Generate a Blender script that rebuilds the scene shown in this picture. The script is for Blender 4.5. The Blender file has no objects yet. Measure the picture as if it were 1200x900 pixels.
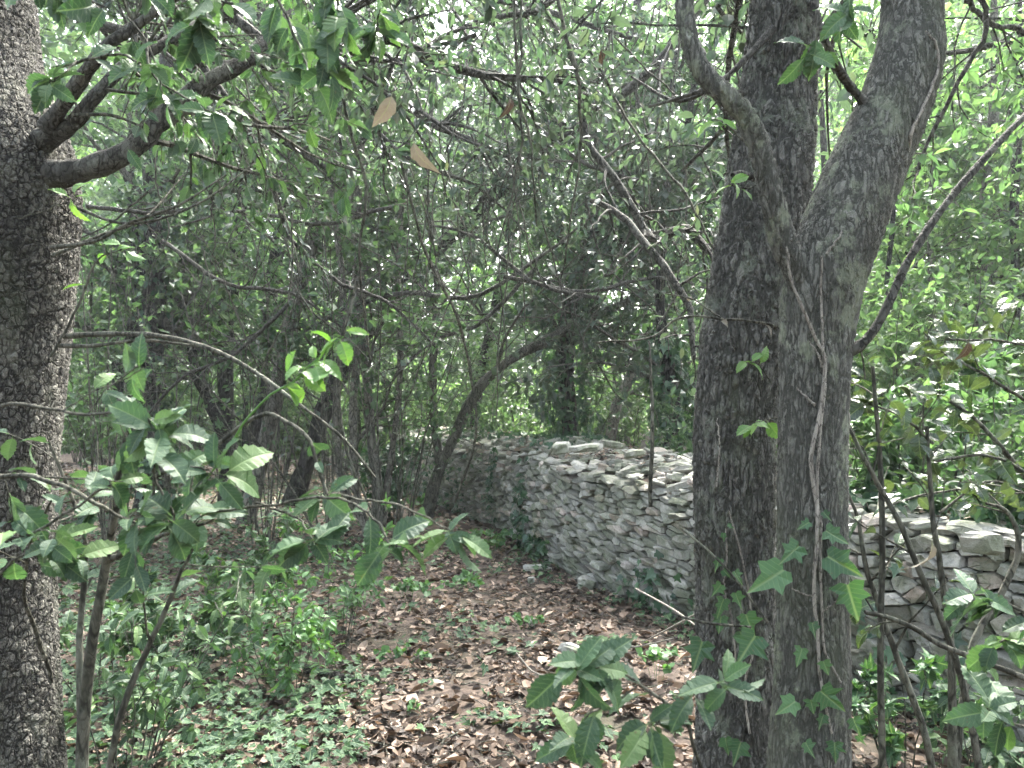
import bpy, math, random
import numpy as np
from mathutils import Vector, noise

# ------------------------------------------------------------------ camera, sky, sun, exposure
S = bpy.context.scene
C = S.collection
FOC, HX, HY, CAMZ = 890.0, 600.0, 475.0, 1.5
cam_d = bpy.data.cameras.new('camera'); cam = bpy.data.objects.new('camera', cam_d); C.objects.link(cam)
cam.location = (0, 0, CAMZ); cam.rotation_euler = (math.radians(90), 0, 0)
cam_d.sensor_width = 36; cam_d.lens = 36 * FOC / 1200; cam_d.shift_y = 25 / 1200
cam_d.clip_start = 0.05; cam_d.clip_end = 600
S.camera = cam
cam_d.dof.use_dof = True; cam_d.dof.focus_distance = 4.2; cam_d.dof.aperture_fstop = 8

SUN_EL, SUN_AZ = 56.0, 24.0      # azimuth measured from +Y (view direction) towards +X
world = bpy.data.worlds.new('World'); S.world = world; world.use_nodes = True
wn = world.node_tree.nodes; wl = world.node_tree.links
bg = wn['Background']
sky = wn.new('ShaderNodeTexSky'); sky.sky_type = 'NISHITA'; sky.sun_disc = False
sky.sun_elevation = math.radians(SUN_EL); sky.sun_rotation = math.radians(SUN_AZ)
sky.air_density = 1.0; sky.dust_density = 5.0; sky.ozone_density = 0.6
hs = wn.new('ShaderNodeHueSaturation'); hs.inputs['Saturation'].default_value = .6
wl.new(sky.outputs[0], hs.inputs['Color']); wl.new(hs.outputs[0], bg.inputs[0]); bg.inputs[1].default_value = 0.15

sd = bpy.data.lights.new('sun', 'SUN'); sun = bpy.data.objects.new('sun', sd); C.objects.link(sun)
sd.energy = 3.2; sd.angle = math.radians(14); sd.color = (1.0, 0.97, 0.91)
_e, _a = math.radians(SUN_EL), math.radians(SUN_AZ)
sun_dir = Vector((math.sin(_a) * math.cos(_e), math.cos(_a) * math.cos(_e), math.sin(_e)))
sun.rotation_euler = sun_dir.to_track_quat('Z', 'Y').to_euler()

S.view_settings.view_transform = 'Standard'; S.view_settings.look = 'None'
S.view_settings.gamma = 1.0; S.view_settings.exposure = 3.05
S.render.engine = 'CYCLES'
S.cycles.max_bounces = 5; S.cycles.diffuse_bounces = 3; S.cycles.glossy_bounces = 1
S.cycles.transmission_bounces = 5; S.cycles.transparent_max_bounces = 4; S.cycles.volume_bounces = 0
S.cycles.caustics_reflective = False; S.cycles.caustics_refractive = False
S.cycles.use_denoising = True
S.cycles.use_adaptive_sampling = True; S.cycles.adaptive_threshold = .03
S.cycles.use_fast_gi = True; S.cycles.fast_gi_method = 'REPLACE'; S.cycles.ao_bounces_render = 2; world.light_settings.distance = 1.4

rng = np.random.default_rng(7)
random.seed(7)

# ------------------------------------------------------------------ helpers
def W(px, py, Y):
    return np.array(((px - HX) / FOC * Y, Y, CAMZ - (py - HY) / FOC * Y))

def nrm(v):
    return v / np.maximum(np.linalg.norm(v, axis=-1, keepdims=True), 1e-9)

def gz(x, y):
    return 0.05 * noise.noise(Vector((x * .55, y * .55, 3.1))) + 0.015 * noise.noise(Vector((x * 2.3, y * 2.3, 9.1)))

class Buf:
    """collects arrays of vertices and faces; build() links them as ONE mesh object"""
    def __init__(s): s.v = []; s.f = {3: [], 4: []}; s.n = 0; s.uv = {3: [], 4: []}; s.poly = []
    def add(s, v, f, uv=None):
        v = np.asarray(v, float).reshape(-1, 3); f = np.asarray(f, int)
        k = f.shape[-1]; f = f.reshape(-1, k)
        s.v.append(v); s.f[k].append(f + s.n); s.n += len(v)
        s.uv[k].append(np.zeros((f.size, 2)) if uv is None else np.asarray(uv, float)[f.reshape(-1)])
    def addmix(s, v, faces):       # python list of faces
        base = s.n; s.v.append(np.asarray(v, float)); s.n += len(v)
        for f in faces: s.poly.append([i + base for i in f])
    def build(s, name, mat, parent=None, smooth=False):
        me = bpy.data.meshes.new(name)
        V = np.concatenate(s.v) if s.v else np.zeros((0, 3))
        loops = []; starts = []; uvs = []; pos = 0
        for k in (3, 4):
            if s.f[k]:
                F = np.concatenate(s.f[k]); loops.append(F.reshape(-1))
                starts.append(pos + np.arange(len(F)) * k); pos += F.size
                uvs.append(np.concatenate(s.uv[k]))
        if s.poly:
            st = []
            for f in s.poly: st.append(pos); pos += len(f)
            loops.append(np.array([i for f in s.poly for i in f])); starts.append(np.array(st))
            uvs.append(np.zeros((len(loops[-1]), 2)))
        L = np.concatenate(loops).astype(np.int32); ST = np.concatenate(starts).astype(np.int32)
        me.vertices.add(len(V)); me.vertices.foreach_set('co', V.astype(np.float32).reshape(-1))
        me.loops.add(len(L)); me.loops.foreach_set('vertex_index', L)
        me.polygons.add(len(ST)); me.polygons.foreach_set('loop_start', ST)
        ul = me.uv_layers.new(name='UVMap'); ul.data.foreach_set('uv', np.concatenate(uvs).astype(np.float32).reshape(-1))
        me.polygons.foreach_set('use_smooth', np.full(len(ST), smooth))
        me.update(calc_edges=True)
        me.materials.append(mat)
        o = bpy.data.objects.new(name, me); C.objects.link(o)
        if parent is not None:
            o.parent = parent; o.location = -parent.location   # vertices are in world coordinates
        return o

def tag(o, label=None, cat=None, group=None, kind=None):
    if label: o['label'] = label
    if cat: o['category'] = cat
    if group: o['group'] = group
    if kind: o['kind'] = kind
    return o

def empty(name, loc, label, cat, group=None):
    o = bpy.data.objects.new(name, None); C.objects.link(o); o.location = loc; o.empty_display_size = .1
    return tag(o, label, cat, group)

def spline(pts, n):
    """Catmull-Rom through pts (m, d) resampled to n"""
    p = np.asarray(pts, float)
    if len(p) == 2: p = np.array([p[0], (p[0] + p[1]) / 2, p[1]])
    m = len(p); q = np.vstack([2 * p[0] - p[1], p, 2 * p[-1] - p[-2]])
    t = np.linspace(0, m - 1 - 1e-6, n); i = t.astype(int); f = (t - i)[:, None]
    a, b, c, d = q[i], q[i + 1], q[i + 2], q[i + 3]
    return .5 * (2 * b + (c - a) * f + (2 * a - 5 * b + 4 * c - d) * f ** 2 + (3 * b - a - 3 * c + d) * f ** 3)

def tubes(buf, P, R, sides=4):
    P = np.asarray(P, float); R = np.asarray(R, float)
    if P.ndim == 2: P = P[None]; R = R[None]
    N, K, _ = P.shape
    T = nrm(np.gradient(P, axis=1))
    D = nrm(P[:, -1] - P[:, 0])
    ref = np.where(np.abs(D[:, 2:3]) > .75, np.array([[1., 0.13, 0.]]), np.array([[0.1, 0., 1.]]))
    A = nrm(np.cross(T, ref[:, None, :])); B = np.cross(T, A)
    th = np.arange(sides) * 2 * math.pi / sides
    V = P[:, :, None, :] + R[:, :, None, None] * (A[:, :, None, :] * np.cos(th)[None, None, :, None] + B[:, :, None, :] * np.sin(th)[None, None, :, None])
    k = np.arange(K - 1)[:, None]; s = np.arange(sides)[None]; s2 = (s + 1) % sides
    f = np.stack([k * sides + s, k * sides + s2, (k + 1) * sides + s2, (k + 1) * sides + s], -1).reshape(-1, 4)
    F = (np.arange(N) * K * sides)[:, None, None] + f[None]
    buf.add(V.reshape(-1, 3), F.reshape(-1, 4))

def grow(P, R, n, t0, t1, L, ang, rr, K, wob, grav, lift=0.0, taper=.3):
    """n children per parent polyline; everything vectorised"""
    N, Kp, _ = P.shape
    idx = np.repeat(np.arange(N), n); M = len(idx)
    t = rng.uniform(t0, t1, M) * (Kp - 1 - 1e-4); i = t.astype(int); f = (t - i)[:, None]
    p = P[idx, i] * (1 - f) + P[idx, i + 1] * f
    tn = nrm(P[idx, i + 1] - P[idx, i]); r = R[idx, i] * (1 - f[:, 0]) + R[idx, i + 1] * f[:, 0]
    q = rng.normal(size=(M, 3)); q = nrm(q - (q * tn).sum(1, keepdims=True) * tn)
    a = np.radians(rng.uniform(ang[0], ang[1], M))[:, None]
    d = nrm(np.cos(a) * tn + np.sin(a) * q + np.array([0, 0, lift]))
    ln = (L * rng.uniform(.55, 1.25, M) * (1.1 - .5 * t / (Kp - 1)))[:, None]
    out = [p]
    for k in range(K - 1):
        d = nrm(d + wob * rng.normal(size=(M, 3)) + np.array([0, 0, -grav]))
        p = p + d * ln / (K - 1); out.append(p)
    Q = np.stack(out, 1)
    RR = (r * rr)[:, None] * np.linspace(1, taper, K)[None]
    return Q, RR

# leaf templates: x across, y along, z up. (verts, faces, uv)
def T_rhomb():
    v = np.array([(0, 0, 0), (.30, .45, .07), (0, 1, -.05), (-.30, .5, .07)]); f = np.array([(0, 1, 2), (0, 2, 3)])
    return v, f, v[:, :2] + (.5, 0)
def T_mid(w=.24):
    v = np.array([(0, 0, 0), (w * .8, .25, .06), (w, .6, .05), (0, 1, -.10), (-w, .6, .05), (-w * .8, .25, .06), (0, .28, 0), (0, .62, -.02)])
    f = np.array([(0, 1, 6), (6, 1, 2), (6, 2, 7), (7, 2, 3), (7, 3, 4), (6, 7, 4), (6, 4, 5), (0, 6, 5)])
    return v, f, v[:, :2] + (.5, 0)
def T_tooth(w=.26, bend=.25, teeth=5, seed=0, obov=.15):
    r = np.random.default_rng(seed); rows = teeth * 2 + 2; v = []; f = []
    pet = .13
    v += [(-.008, 0, 0), (0, 0, 0), (.008, 0, 0)]
    for k in range(rows):
        t = k / (rows - 1); y = pet + (1 - pet) * t
        env = math.sin(math.pi * min(1, (t * (1 - obov) + obov * t * t)) ** .85) ** .75 if t < 1 else 0
        hw = w * env * (1.0 if k % 2 else .86); hw = max(hw, .008 if t < 1 else .002)
        z = -bend * t * t * (.6 + .4 * t)
        fold = .28 * hw; wv = .025 * math.sin(6 * t + seed)
        dy = .02 * (1 if k % 2 else -.6)
        v += [(-hw * (1 + .03 * r.normal()), y + dy * (t > 0), z + fold + wv + .01 * r.normal()), (.015 * math.sin(3 * t + seed), y, z), (hw * (1 + .03 * r.normal()), y + dy * (t > 0), z + fold - wv + .01 * r.normal())]
    R = rows + 1
    for k in range(R - 1):
        a = 3 * k; f += [(a, a + 1, a + 4, a + 3), (a + 1, a + 2, a + 5, a + 4)]
    v = np.array(v); uv = np.stack([np.tile([0, .5, 1], R), np.repeat((np.r_[0, pet + (1 - pet) * np.linspace(0, 1, rows)]), 3)], 1)
    # u carries real distance across for vein drawing
    uv[:, 0] = .5 + v[:, 0] / (2 * w)
    return v, np.array(f), uv
def T_ivy(seed=0):
    o = [(0, 0), (.16, -.10), (.42, -.02), (.30, .20), (.50, .40), (.22, .46), (.16, .62), (0, 1.0), (-.16, .62), (-.22, .46), (-.50, .40), (-.30, .20), (-.42, -.02), (-.16, -.10)]
    r = np.random.default_rng(seed)
    v = [(0, .22, -.02)] + [(x * (1 + .08 * r.normal()), y * (1 + .06 * r.normal()), .05 * abs(x) * 2 + .03 * r.normal() - .08 * max(0, y - .4)) for x, y in o]
    n = len(o); f = [(0, 1 + i, 1 + (i + 1) % n) for i in range(n)]
    v = np.array(v); return v, np.array(f), v[:, :2] * .9 + (.5, .1)
def T_dry(seed):
    """curled fallen leaf"""
    v, f, uv = T_mid(.27); r = np.random.default_rng(seed); v = v.copy()
    v[:, 2] += (v[:, 1] - .5) ** 2 * r.uniform(-.4, .7) + np.abs(v[:, 0]) * r.uniform(-.5, .7) + .05 * r.normal(size=len(v))
    v[:, 0] *= r.uniform(.7, 1.15); v[:, 1] -= .5
    return v, f, uv
def T_round(seed=0):
    r = np.random.default_rng(seed); n = 9
    v = [(0, .5, -.03)] + [(.42 * math.sin(a) * (1 + .08 * r.normal()), .5 - .5 * math.cos(a), .04 * r.normal()) for a in np.linspace(0, 2 * math.pi, n, endpoint=False)]
    v = np.array(v); return v, np.array([(0, 1 + i, 1 + (i + 1) % n) for i in range(n)]), v[:, :2] + (.5, 0)

def leaves(buf, pos, d, nn, size, tmpl):
    """stamp template on N places: d = along, nn = rough normal"""
    v, f, uv = tmpl; N = len(pos)
    if N == 0: return
    d = nrm(d); nn = nrm(nn - (nn * d).sum(1, keepdims=True) * d); s = np.cross(d, nn)
    size = np.broadcast_to(np.asarray(size, float), (N,))
    wid = rng.uniform(.8, 1.15, N)[:, None, None]
    V = pos[:, None] + size[:, None, None] * (v[None, :, 0:1] * s[:, None] * wid + v[None, :, 1:2] * d[:, None] + v[None, :, 2:3] * nn[:, None])
    F = (np.arange(N) * len(v))[:, None, None] + f[None]
    buf.add(V.reshape(-1, 3), F.reshape(-1, f.shape[1]), np.tile(uv, (N, 1)))

def leaves_on(buf, P, n, t0, size, tmpl, droop=.2, spread=.8, nz=1.0, sv=.25, ncam=0.0):
    N, K, _ = P.shape
    idx = np.repeat(np.arange(N), n); M = len(idx)
    t = rng.uniform(t0, 1, M) * (K - 1 - 1e-4); i = t.astype(int); f = (t - i)[:, None]
    p = P[idx, i] * (1 - f) + P[idx, i + 1] * f
    tn = nrm(P[idx, i + 1] - P[idx, i])
    d = nrm(tn * .6 + spread * rng.normal(size=(M, 3)) + np.array([0, 0, -droop]))
    nn = np.array([0, -ncam, nz]) + .55 * rng.normal(size=(M, 3))
    sz = size * np.clip(1 + sv * rng.normal(size=M), .5, 1.6)
    if isinstance(tmpl, list):
        w = rng.integers(0, len(tmpl), M)
        for q, tm in enumerate(tmpl):
            m = w == q; leaves(buf, p[m], d[m], nn[m], sz[m], tm)
    else: leaves(buf, p, d, nn, sz, tmpl)

# ------------------------------------------------------------------ materials
class NT:
    def __init__(s, name):
        s.m = bpy.data.materials.new(name); s.m.use_nodes = True; s.t = s.m.node_tree; s.n = s.t.nodes
        s.p = s.n['Principled BSDF']; s.out = s.n['Material Output']
    def __call__(s, typ, ins=None, **kw):
        n = s.n.new('ShaderNode' + typ)
        for k, v in kw.items(): setattr(n, k, v)
        for k, v in (ins or {}).items(): s.link(v, n.inputs[k])
        return n
    def link(s, v, inp):
        if hasattr(v, 'outputs'): s.t.links.new(v.outputs[0], inp)
        elif isinstance(v, bpy.types.NodeSocket): s.t.links.new(v, inp)
        else: inp.default_value = v
    def math(s, op, a, b=0.0, c=0.0):
        n = s.n.new('ShaderNodeMath'); n.operation = op
        for i, v in enumerate((a, b, c)): s.link(v, n.inputs[i])
        return n.outputs[0]
    def mix(s, f, a, b, mode='MIX'):
        n = s.n.new('ShaderNodeMix'); n.data_type = 'RGBA'; n.blend_type = mode
        s.link(f, n.inputs[0]); s.link(a, n.inputs[6]); s.link(b, n.inputs[7]); return n.outputs[2]
    def ramp(s, fac, stops, interp='LINEAR'):
        n = s.n.new('ShaderNodeValToRGB'); n.color_ramp.interpolation = interp; e = n.color_ramp.elements
        while len(e) < len(stops): e.new(.5)
        for q, (p, c) in zip(e, stops): q.position = p; q.color = (*c, 1) if len(c) == 3 else c
        s.link(fac, n.inputs[0]); return n.outputs[0]
    def mr(s, v, a, b, c=0., d=1., smooth=False):
        n = s.n.new('ShaderNodeMapRange'); n.interpolation_type = 'SMOOTHSTEP' if smooth else 'LINEAR'
        for i, q in enumerate((v, a, b, c, d)): s.link(q, n.inputs[i])
        return n.outputs[0]
    def coord(s, scale, which='Object'):
        tc = s.n.new('ShaderNodeTexCoord'); mp = s.n.new('ShaderNodeMapping'); s.t.links.new(tc.outputs[which], mp.inputs[0])
        mp.inputs['Scale'].default_value = scale; return mp.outputs[0]
    def noise(s, vec, sc, det=4, rough=.55):
        n = s('TexNoise', {'Scale': sc, 'Detail': det, 'Roughness': rough}); s.link(vec, n.inputs['Vector']); return n.outputs[0]
    def bump(s, h, strength=.5, dist=.01):
        n = s.n.new('ShaderNodeBump'); n.inputs['Strength'].default_value = strength; n.inputs['Distance'].default_value = dist
        s.link(h, n.inputs['Height']); s.t.links.new(n.outputs[0], s.p.inputs['Normal']); return n.outputs[0]

def leaf_mat(name, stops, trans=.35, tcol=(1.1, 1.25, .45), rough=.42, spec=.45, veins=False, back=None):
    """leaf colour varies leaf by leaf; light passes through"""
    m = NT(name); g = m('NewGeometry')
    col = m.ramp(g.outputs['Random Per Island'], stops)
    n1 = m.noise(m.coord((1, 1, 1)), 40, 2)
    col = m.mix(m.mr(n1, .3, .7, 0, .35), col, m.mix(1.0, col, (.75, .8, .7, 1), 'MULTIPLY'))
    if veins:
        sp_ = m.noise(m.coord((1, 1, 1)), 85, 2); col = m.mix(m.mr(sp_, .70, .74, 0, .7, True), col, (.12, .075, .04, 1))
        uv = m('TexCoord').outputs['UV']; sp = m('SeparateXYZ'); m.link(uv, sp.inputs[0])
        ax = m.math('ABSOLUTE', m.math('SUBTRACT', sp.outputs[0], .5))
        mid = m.mr(ax, .012, .04, 1, 0)
        ph = m.math('FRACT', m.math('MULTIPLY', m.math('SUBTRACT', sp.outputs[1], m.math('MULTIPLY', ax, .45)), 9.0))
        side = m.mr(m.math('ABSOLUTE', m.math('SUBTRACT', ph, .5)), .02, .10, .5, 0)
        vn = m.math('MAXIMUM', mid, side)
        pale = m.mix(.55, col, (.30, .38, .20, 1))
        col = m.mix(m.math('MULTIPLY', vn, .75), col, pale)
        m.bump(m.math('MULTIPLY', vn, -1.0), .35, .004)
    if back is not None:
        col = m.mix(m.math('MULTIPLY', g.outputs['Backfacing'], .6), col, (*back, 1))
    m.link(col, m.p.inputs['Base Color']); m.p.inputs['Roughness'].default_value = rough
    m.p.inputs['Specular IOR Level'].default_value = spec
    tr = m('BsdfTranslucent'); m.link(m.mix(1.0, col, (*tcol, 1), 'MULTIPLY'), tr.inputs[0])
    mx = m('MixShader'); mx.inputs[0].default_value = trans
    m.t.links.new(m.p.outputs[0], mx.inputs[1]); m.t.links.new(tr.outputs[0], mx.inputs[2])
    m.t.links.new(mx.outputs[0], m.out.inputs[0])
    return m.m

M_fg = leaf_mat('oak_leaf_green', [(0, (.040, .078, .046)), (.4, (.055, .105, .060)), (.75, (.075, .14, .068)), (1, (.13, .21, .075))], .28, rough=.52, spec=.38, tcol=(.95, 1.25, .6), veins=True, back=(.10, .15, .09))
M_fgb = leaf_mat('young_leaf_green', [(0, (.10, .21, .065)), (.5, (.13, .26, .08)), (1, (.17, .30, .10))], .38, veins=True)
M_holm = leaf_mat('holm_oak_leaf', [(0, (.05, .075, .06)), (.5, (.07, .105, .08)), (.9, (.095, .14, .095)), (1, (.15, .135, .10))], .38, tcol=(.95, 1.25, .7), rough=.38, spec=.6, back=(.10, .12, .095))
M_gloss = leaf_mat('glossy_evergreen_leaf', [(0, (.03, .055, .032)), (.6, (.045, .085, .045)), (1, (.07, .11, .04))], .25, rough=.25, spec=.8, veins=True, back=(.09, .12, .07))
M_mid = leaf_mat('woodland_leaf', [(0, (.065, .108, .067)), (.5, (.09, .148, .085)), (1, (.15, .22, .11))], .48, tcol=(1.0, 1.25, .65))
M_bright = leaf_mat('sunlit_woodland_leaf', [(0, (.09, .145, .085)), (.5, (.125, .19, .105)), (1, (.20, .27, .135))], .52, tcol=(1.05, 1.3, .7))  # lighter copy of the woodland leaf, sunlit look put into the colour
M_ivy = leaf_mat('ivy_leaf', [(0, (.032, .075, .045)), (.6, (.045, .11, .058)), (1, (.075, .16, .07))], .25, rough=.33, spec=.6)
M_ivyc = leaf_mat('ivy_crown_leaf', [(0, (.04, .085, .055)), (.6, (.055, .115, .068)), (1, (.09, .17, .08))], .3, rough=.3, spec=.7)
M_ivyf = leaf_mat('fresh_ivy_leaf', [(0, (.04, .095, .048)), (.5, (.055, .13, .058)), (1, (.085, .18, .07))], .3, rough=.4, veins=True)
M_groundivy = leaf_mat('ground_ivy_leaf', [(0, (.03, .07, .038)), (.6, (.048, .10, .05)), (1, (.085, .16, .065))], .25, rough=.55, spec=.3, veins=True)
M_seed = leaf_mat('seedling_leaf', [(0, (.075, .15, .07)), (.5, (.10, .20, .09)), (1, (.15, .27, .12))], .4, spec=.3)
M_dry = leaf_mat('dry_leaf', [(0, (.035, .026, .02)), (.3, (.07, .053, .041)), (.55, (.15, .108, .08)), (.75, (.225, .165, .122)), (.9, (.32, .24, .18)), (1, (.42, .34, .27))], .12, tcol=(1, .8, .6), rough=.6, spec=.35)
M_dead = leaf_mat('dead_hanging_leaf', [(0, (.20, .185, .16)), (1, (.28, .26, .225))], .18, tcol=(1, .9, .75), rough=.6, spec=.2, veins=True)
M_red = leaf_mat('brown_hanging_leaf', [(0, (.06, .040, .032)), (1, (.09, .06, .048))], .08, tcol=(1, .8, .7), rough=.5, veins=True)

def bark(name, c1, c2, vscale, stretch, height, crack, lichen=None, lich_amt=0., fine=60, disp=True, rand=1.0, warp=.05, dark=.45):
    m = NT(name); co = m.coord((1, 1, stretch))
    def warped(sc, amt):
        wob = m('TexNoise', {'Scale': sc, 'Detail': 4}); m.link(co, wob.inputs['Vector'])
        sub = m('VectorMath', {1: (.5, .5, .5)}, operation='SUBTRACT'); m.t.links.new(wob.outputs['Color'], sub.inputs[0])
        scl = m('VectorMath', {}, operation='SCALE'); m.t.links.new(sub.outputs[0], scl.inputs[0]); scl.inputs['Scale'].default_value = amt
        add = m('VectorMath', {}, operation='ADD'); m.link(co, add.inputs[0]); m.t.links.new(scl.outputs[0], add.inputs[1]); return add.outputs[0]
    w = warped(vscale * .35, warp * 2.2)
    vo = m('TexVoronoi', {'Scale': vscale, 'Randomness': rand}, feature='DISTANCE_TO_EDGE'); m.t.links.new(w, vo.inputs['Vector'])
    vc = m('TexVoronoi', {'Scale': vscale, 'Randomness': rand}, feature='F1'); m.t.links.new(w, vc.inputs['Vector'])
    vs = m('TexVoronoi', {'Scale': vscale * 2.3, 'Randomness': 1}, feature='DISTANCE_TO_EDGE'); m.t.links.new(w, vs.inputs['Vector'])
    n2 = m.noise(m.coord((1, 1, .6)), fine, 6, .65); n3 = m.noise(m.coord((1, 1, .5)), 5, 4); n4 = m.noise(m.coord((1, 1, .35)), vscale * 1.1, 4, .7)
    big = m.mr(m.math('ADD', vo.outputs['Distance'], m.math('MULTIPLY', m.math('SUBTRACT', n4, .5), crack * 1.6)), .0, crack, 0, 1, True)
    small = m.mr(vs.outputs['Distance'], 0, crack * .8, .55, 1, True)
    plate = m.math('MULTIPLY', big, small)
    sepc = m('SeparateColor'); m.t.links.new(vc.outputs['Color'], sepc.inputs[0])
    v = m.math('ADD', m.math('MULTIPLY', n2, .5), m.math('ADD', m.math('MULTIPLY', sepc.outputs[0], .22), m.math('ADD', m.math('MULTIPLY', n3, .75), -.2)))
    col = m.ramp(v, [(.35, c1), (.75, c2)])
    col = m.mix(plate, (c1[0] * dark, c1[1] * dark, c1[2] * dark, 1), col)
    if lichen:
        ln = m.noise(m.coord((1, 1, .7)), 9, 7, .75)
        col = m.mix(m.math('MULTIPLY', m.mr(ln, .52, .62, 0, 1, True), lich_amt), col, (*lichen, 1))
    if disp:      # moss films and damp stains, each with a shape of its own
        ms = m.noise(m.coord((1, 1, .45)), 3.2, 6, .7); st = m.noise(m.coord((1, 1, .12)), 6, 5, .65)
        col = m.mix(m.mr(ms, .52, .68, 0, .4, True), col, (.085, .10, .06, 1))
        col = m.mix(m.mr(st, .55, .7, 0, .5, True), col, m.mix(1.0, col, (.5, .5, .48, 1), 'MULTIPLY'))
    m.link(col, m.p.inputs['Base Color']); m.p.inputs['Roughness'].default_value = .9
    m.p.inputs['Specular IOR Level'].default_value = .25
    h = m.math('ADD', m.math('MULTIPLY', plate, .7), m.math('ADD', m.math('MULTIPLY', n2, .35), m.math('MULTIPLY', m.math('ADD', sepc.outputs[1], n4), .2)))
    if disp:
        d = m('Displacement', {'Midlevel': .5, 'Scale': height}); m.link(h, d.inputs['Height']); m.t.links.new(d.outputs[0], m.out.inputs['Displacement'])
        m.m.displacement_method = 'BOTH'
    else: m.bump(h, .9, height)
    return m.m

B_left = bark('scaly_oak_bark', (.065, .062, .054), (.19, .186, .162), 50, .66, .013, .20, (.24, .24, .19), .25, warp=.02, dark=.3)
B_rear = bark('furrowed_oak_bark', (.10, .10, .088), (.25, .247, .22), 46, .28, .017, .22, (.22, .25, .19), .45, warp=.03, dark=.55)
B_front = bark('smooth_grey_bark', (.09, .092, .078), (.23, .23, .20), 68, .22, .0065, .22, (.25, .28, .20), .6, fine=70, warp=.03, dark=.6)
B_dark = bark('dark_woodland_bark', (.028, .028, .025), (.075, .073, .065), 22, .3, .02, .25, (.13, .16, .11), .4, disp=False)
B_pale = bark('pale_mottled_bark', (.12, .115, .095), (.26, .245, .205), 20, .4, .012, .12, (.34, .35, .28), .6, disp=False)
B_twig = bark('grey_twig_bark', (.065, .066, .05), (.165, .16, .125), 30, .3, .004, .15, (.2, .22, .17), .4, disp=False)
B_limb = bark('limb_bark', (.06, .059, .05), (.14, .137, .118), 40, .5, .006, .15, (.24, .25, .21), .4, disp=False)
B_vine = bark('pale_vine_bark', (.22, .20, .17), (.36, .34, .29), 60, .3, .002, .1, disp=False)

def stone_mat():
    m = NT('pale_limestone'); g = m('NewGeometry'); r = g.outputs['Random Per Island']
    base = m.ramp(r, [(0, (.22, .22, .195)), (.3, (.35, .35, .31)), (.6, (.45, .445, .40)), (.85, (.56, .55, .505)), (1, (.50, .41, .35))])
    co = m.coord((1, 1, 1)); n1 = m.noise(co, 6, 5, .6); n2 = m.noise(co, 45, 6, .7); n3 = m.noise(co, 160, 3, .6)
    col = m.mix(m.mr(n1, .42, .62, 0, .7, True), base, (.20, .225, .15, 1))
    col = m.mix(m.mr(n2, .46, .66, 0, .65, True), col, m.mix(1.0, col, (.5, .51, .49, 1), 'MULTIPLY'))
    col = m.mix(m.mr(n3, .58, .7, 0, .5, True), col, (.16, .165, .15, 1))
    n4 = m.noise(m.coord((1, 1, .6)), 1.7, 5, .6); n5 = m.noise(co, 12, 5, .7)
    col = m.mix(m.mr(n4, .45, .62, 0, .55, True), col, m.mix(1.0, col, (.62, .66, .55, 1), 'MULTIPLY'))
    col = m.mix(m.mr(n5, .60, .68, 0, .6, True), col, (.10, .12, .055, 1))
    m.link(col, m.p.inputs['Base Color']); m.p.inputs['Roughness'].default_value = .88; m.p.inputs['Specular IOR Level'].default_value = .25
    m.bump(m.math('ADD', n2, m.math('MULTIPLY', n3, .5)), .8, .012)
    return m.m
M_stone = stone_mat()
def stone_clean():
    m = NT('bare_limestone'); r = m('NewGeometry').outputs['Random Per Island']; co = m.coord((1, 1, 1)); n = m.noise(co, 30, 6, .65)
    base = m.ramp(r, [(0, (.34, .31, .28)), (.5, (.42, .40, .37)), (.8, (.48, .465, .43)), (1, (.40, .31, .26))])
    m.link(m.mix(m.mr(n, .45, .7, 0, .6), base, (.30, .28, .25, 1)), m.p.inputs['Base Color']); m.p.inputs['Roughness'].default_value = .85
    m.bump(n, .7, .01); return m.m
M_stone2 = stone_clean()
def soil_mat():
    m = NT('leaf_mould_soil'); co = m.coord((1, 1, 1)); n = m.noise(co, 14, 8, .7); n2 = m.noise(co, .8, 4)
    v = m('TexVoronoi', {'Scale': 26}); m.link(co, v.inputs['Vector']); sp = m('SeparateColor'); m.t.links.new(v.outputs['Color'], sp.inputs[0])
    col = m.ramp(m.math('ADD', m.math('MULTIPLY', n, .6), m.math('MULTIPLY', sp.outputs[0], .4)), [(.2, (.03, .022, .016)), (.5, (.075, .055, .042)), (.8, (.16, .12, .09))])
    col = m.mix(m.mr(n2, .5, .65, 0, .5), col, (.05, .065, .03, 1))
    m.link(col, m.p.inputs['Base Color']); m.p.inputs['Roughness'].default_value = .95
    m.bump(m.math('ADD', n, sp.outputs[1]), 1, .03); return m.m
M_soil = soil_mat()

# ------------------------------------------------------------------ ground: one sheet
def ground():
    b = Buf()
    xs = np.unique(np.r_[-150, -90, -60, -40, -28, np.linspace(-20, -7, 18), np.linspace(-7, 7, 130), np.linspace(7, 20, 18), 28, 40, 60, 90, 150])
    ys = np.unique(np.r_[-60, -30, -12, -5, np.linspace(-2, 14, 150), np.linspace(14.5, 30, 24), 40, 60, 90, 150, 260])
    X, Y = np.meshgrid(xs, ys); Z = np.array([gz(x, y) for x, y in zip(X.ravel(), Y.ravel())])
    V = np.stack([X.ravel(), Y.ravel(), Z], 1); nx, ny = len(xs), len(ys)
    i, j = np.meshgrid(np.arange(nx - 1), np.arange(ny - 1)); a = (j * nx + i).ravel()
    b.add(V, np.stack([a, a + 1, a + nx + 1, a + nx], 1))
    tag(b.build('ground', M_soil, smooth=True), kind='structure')
ground()

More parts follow.
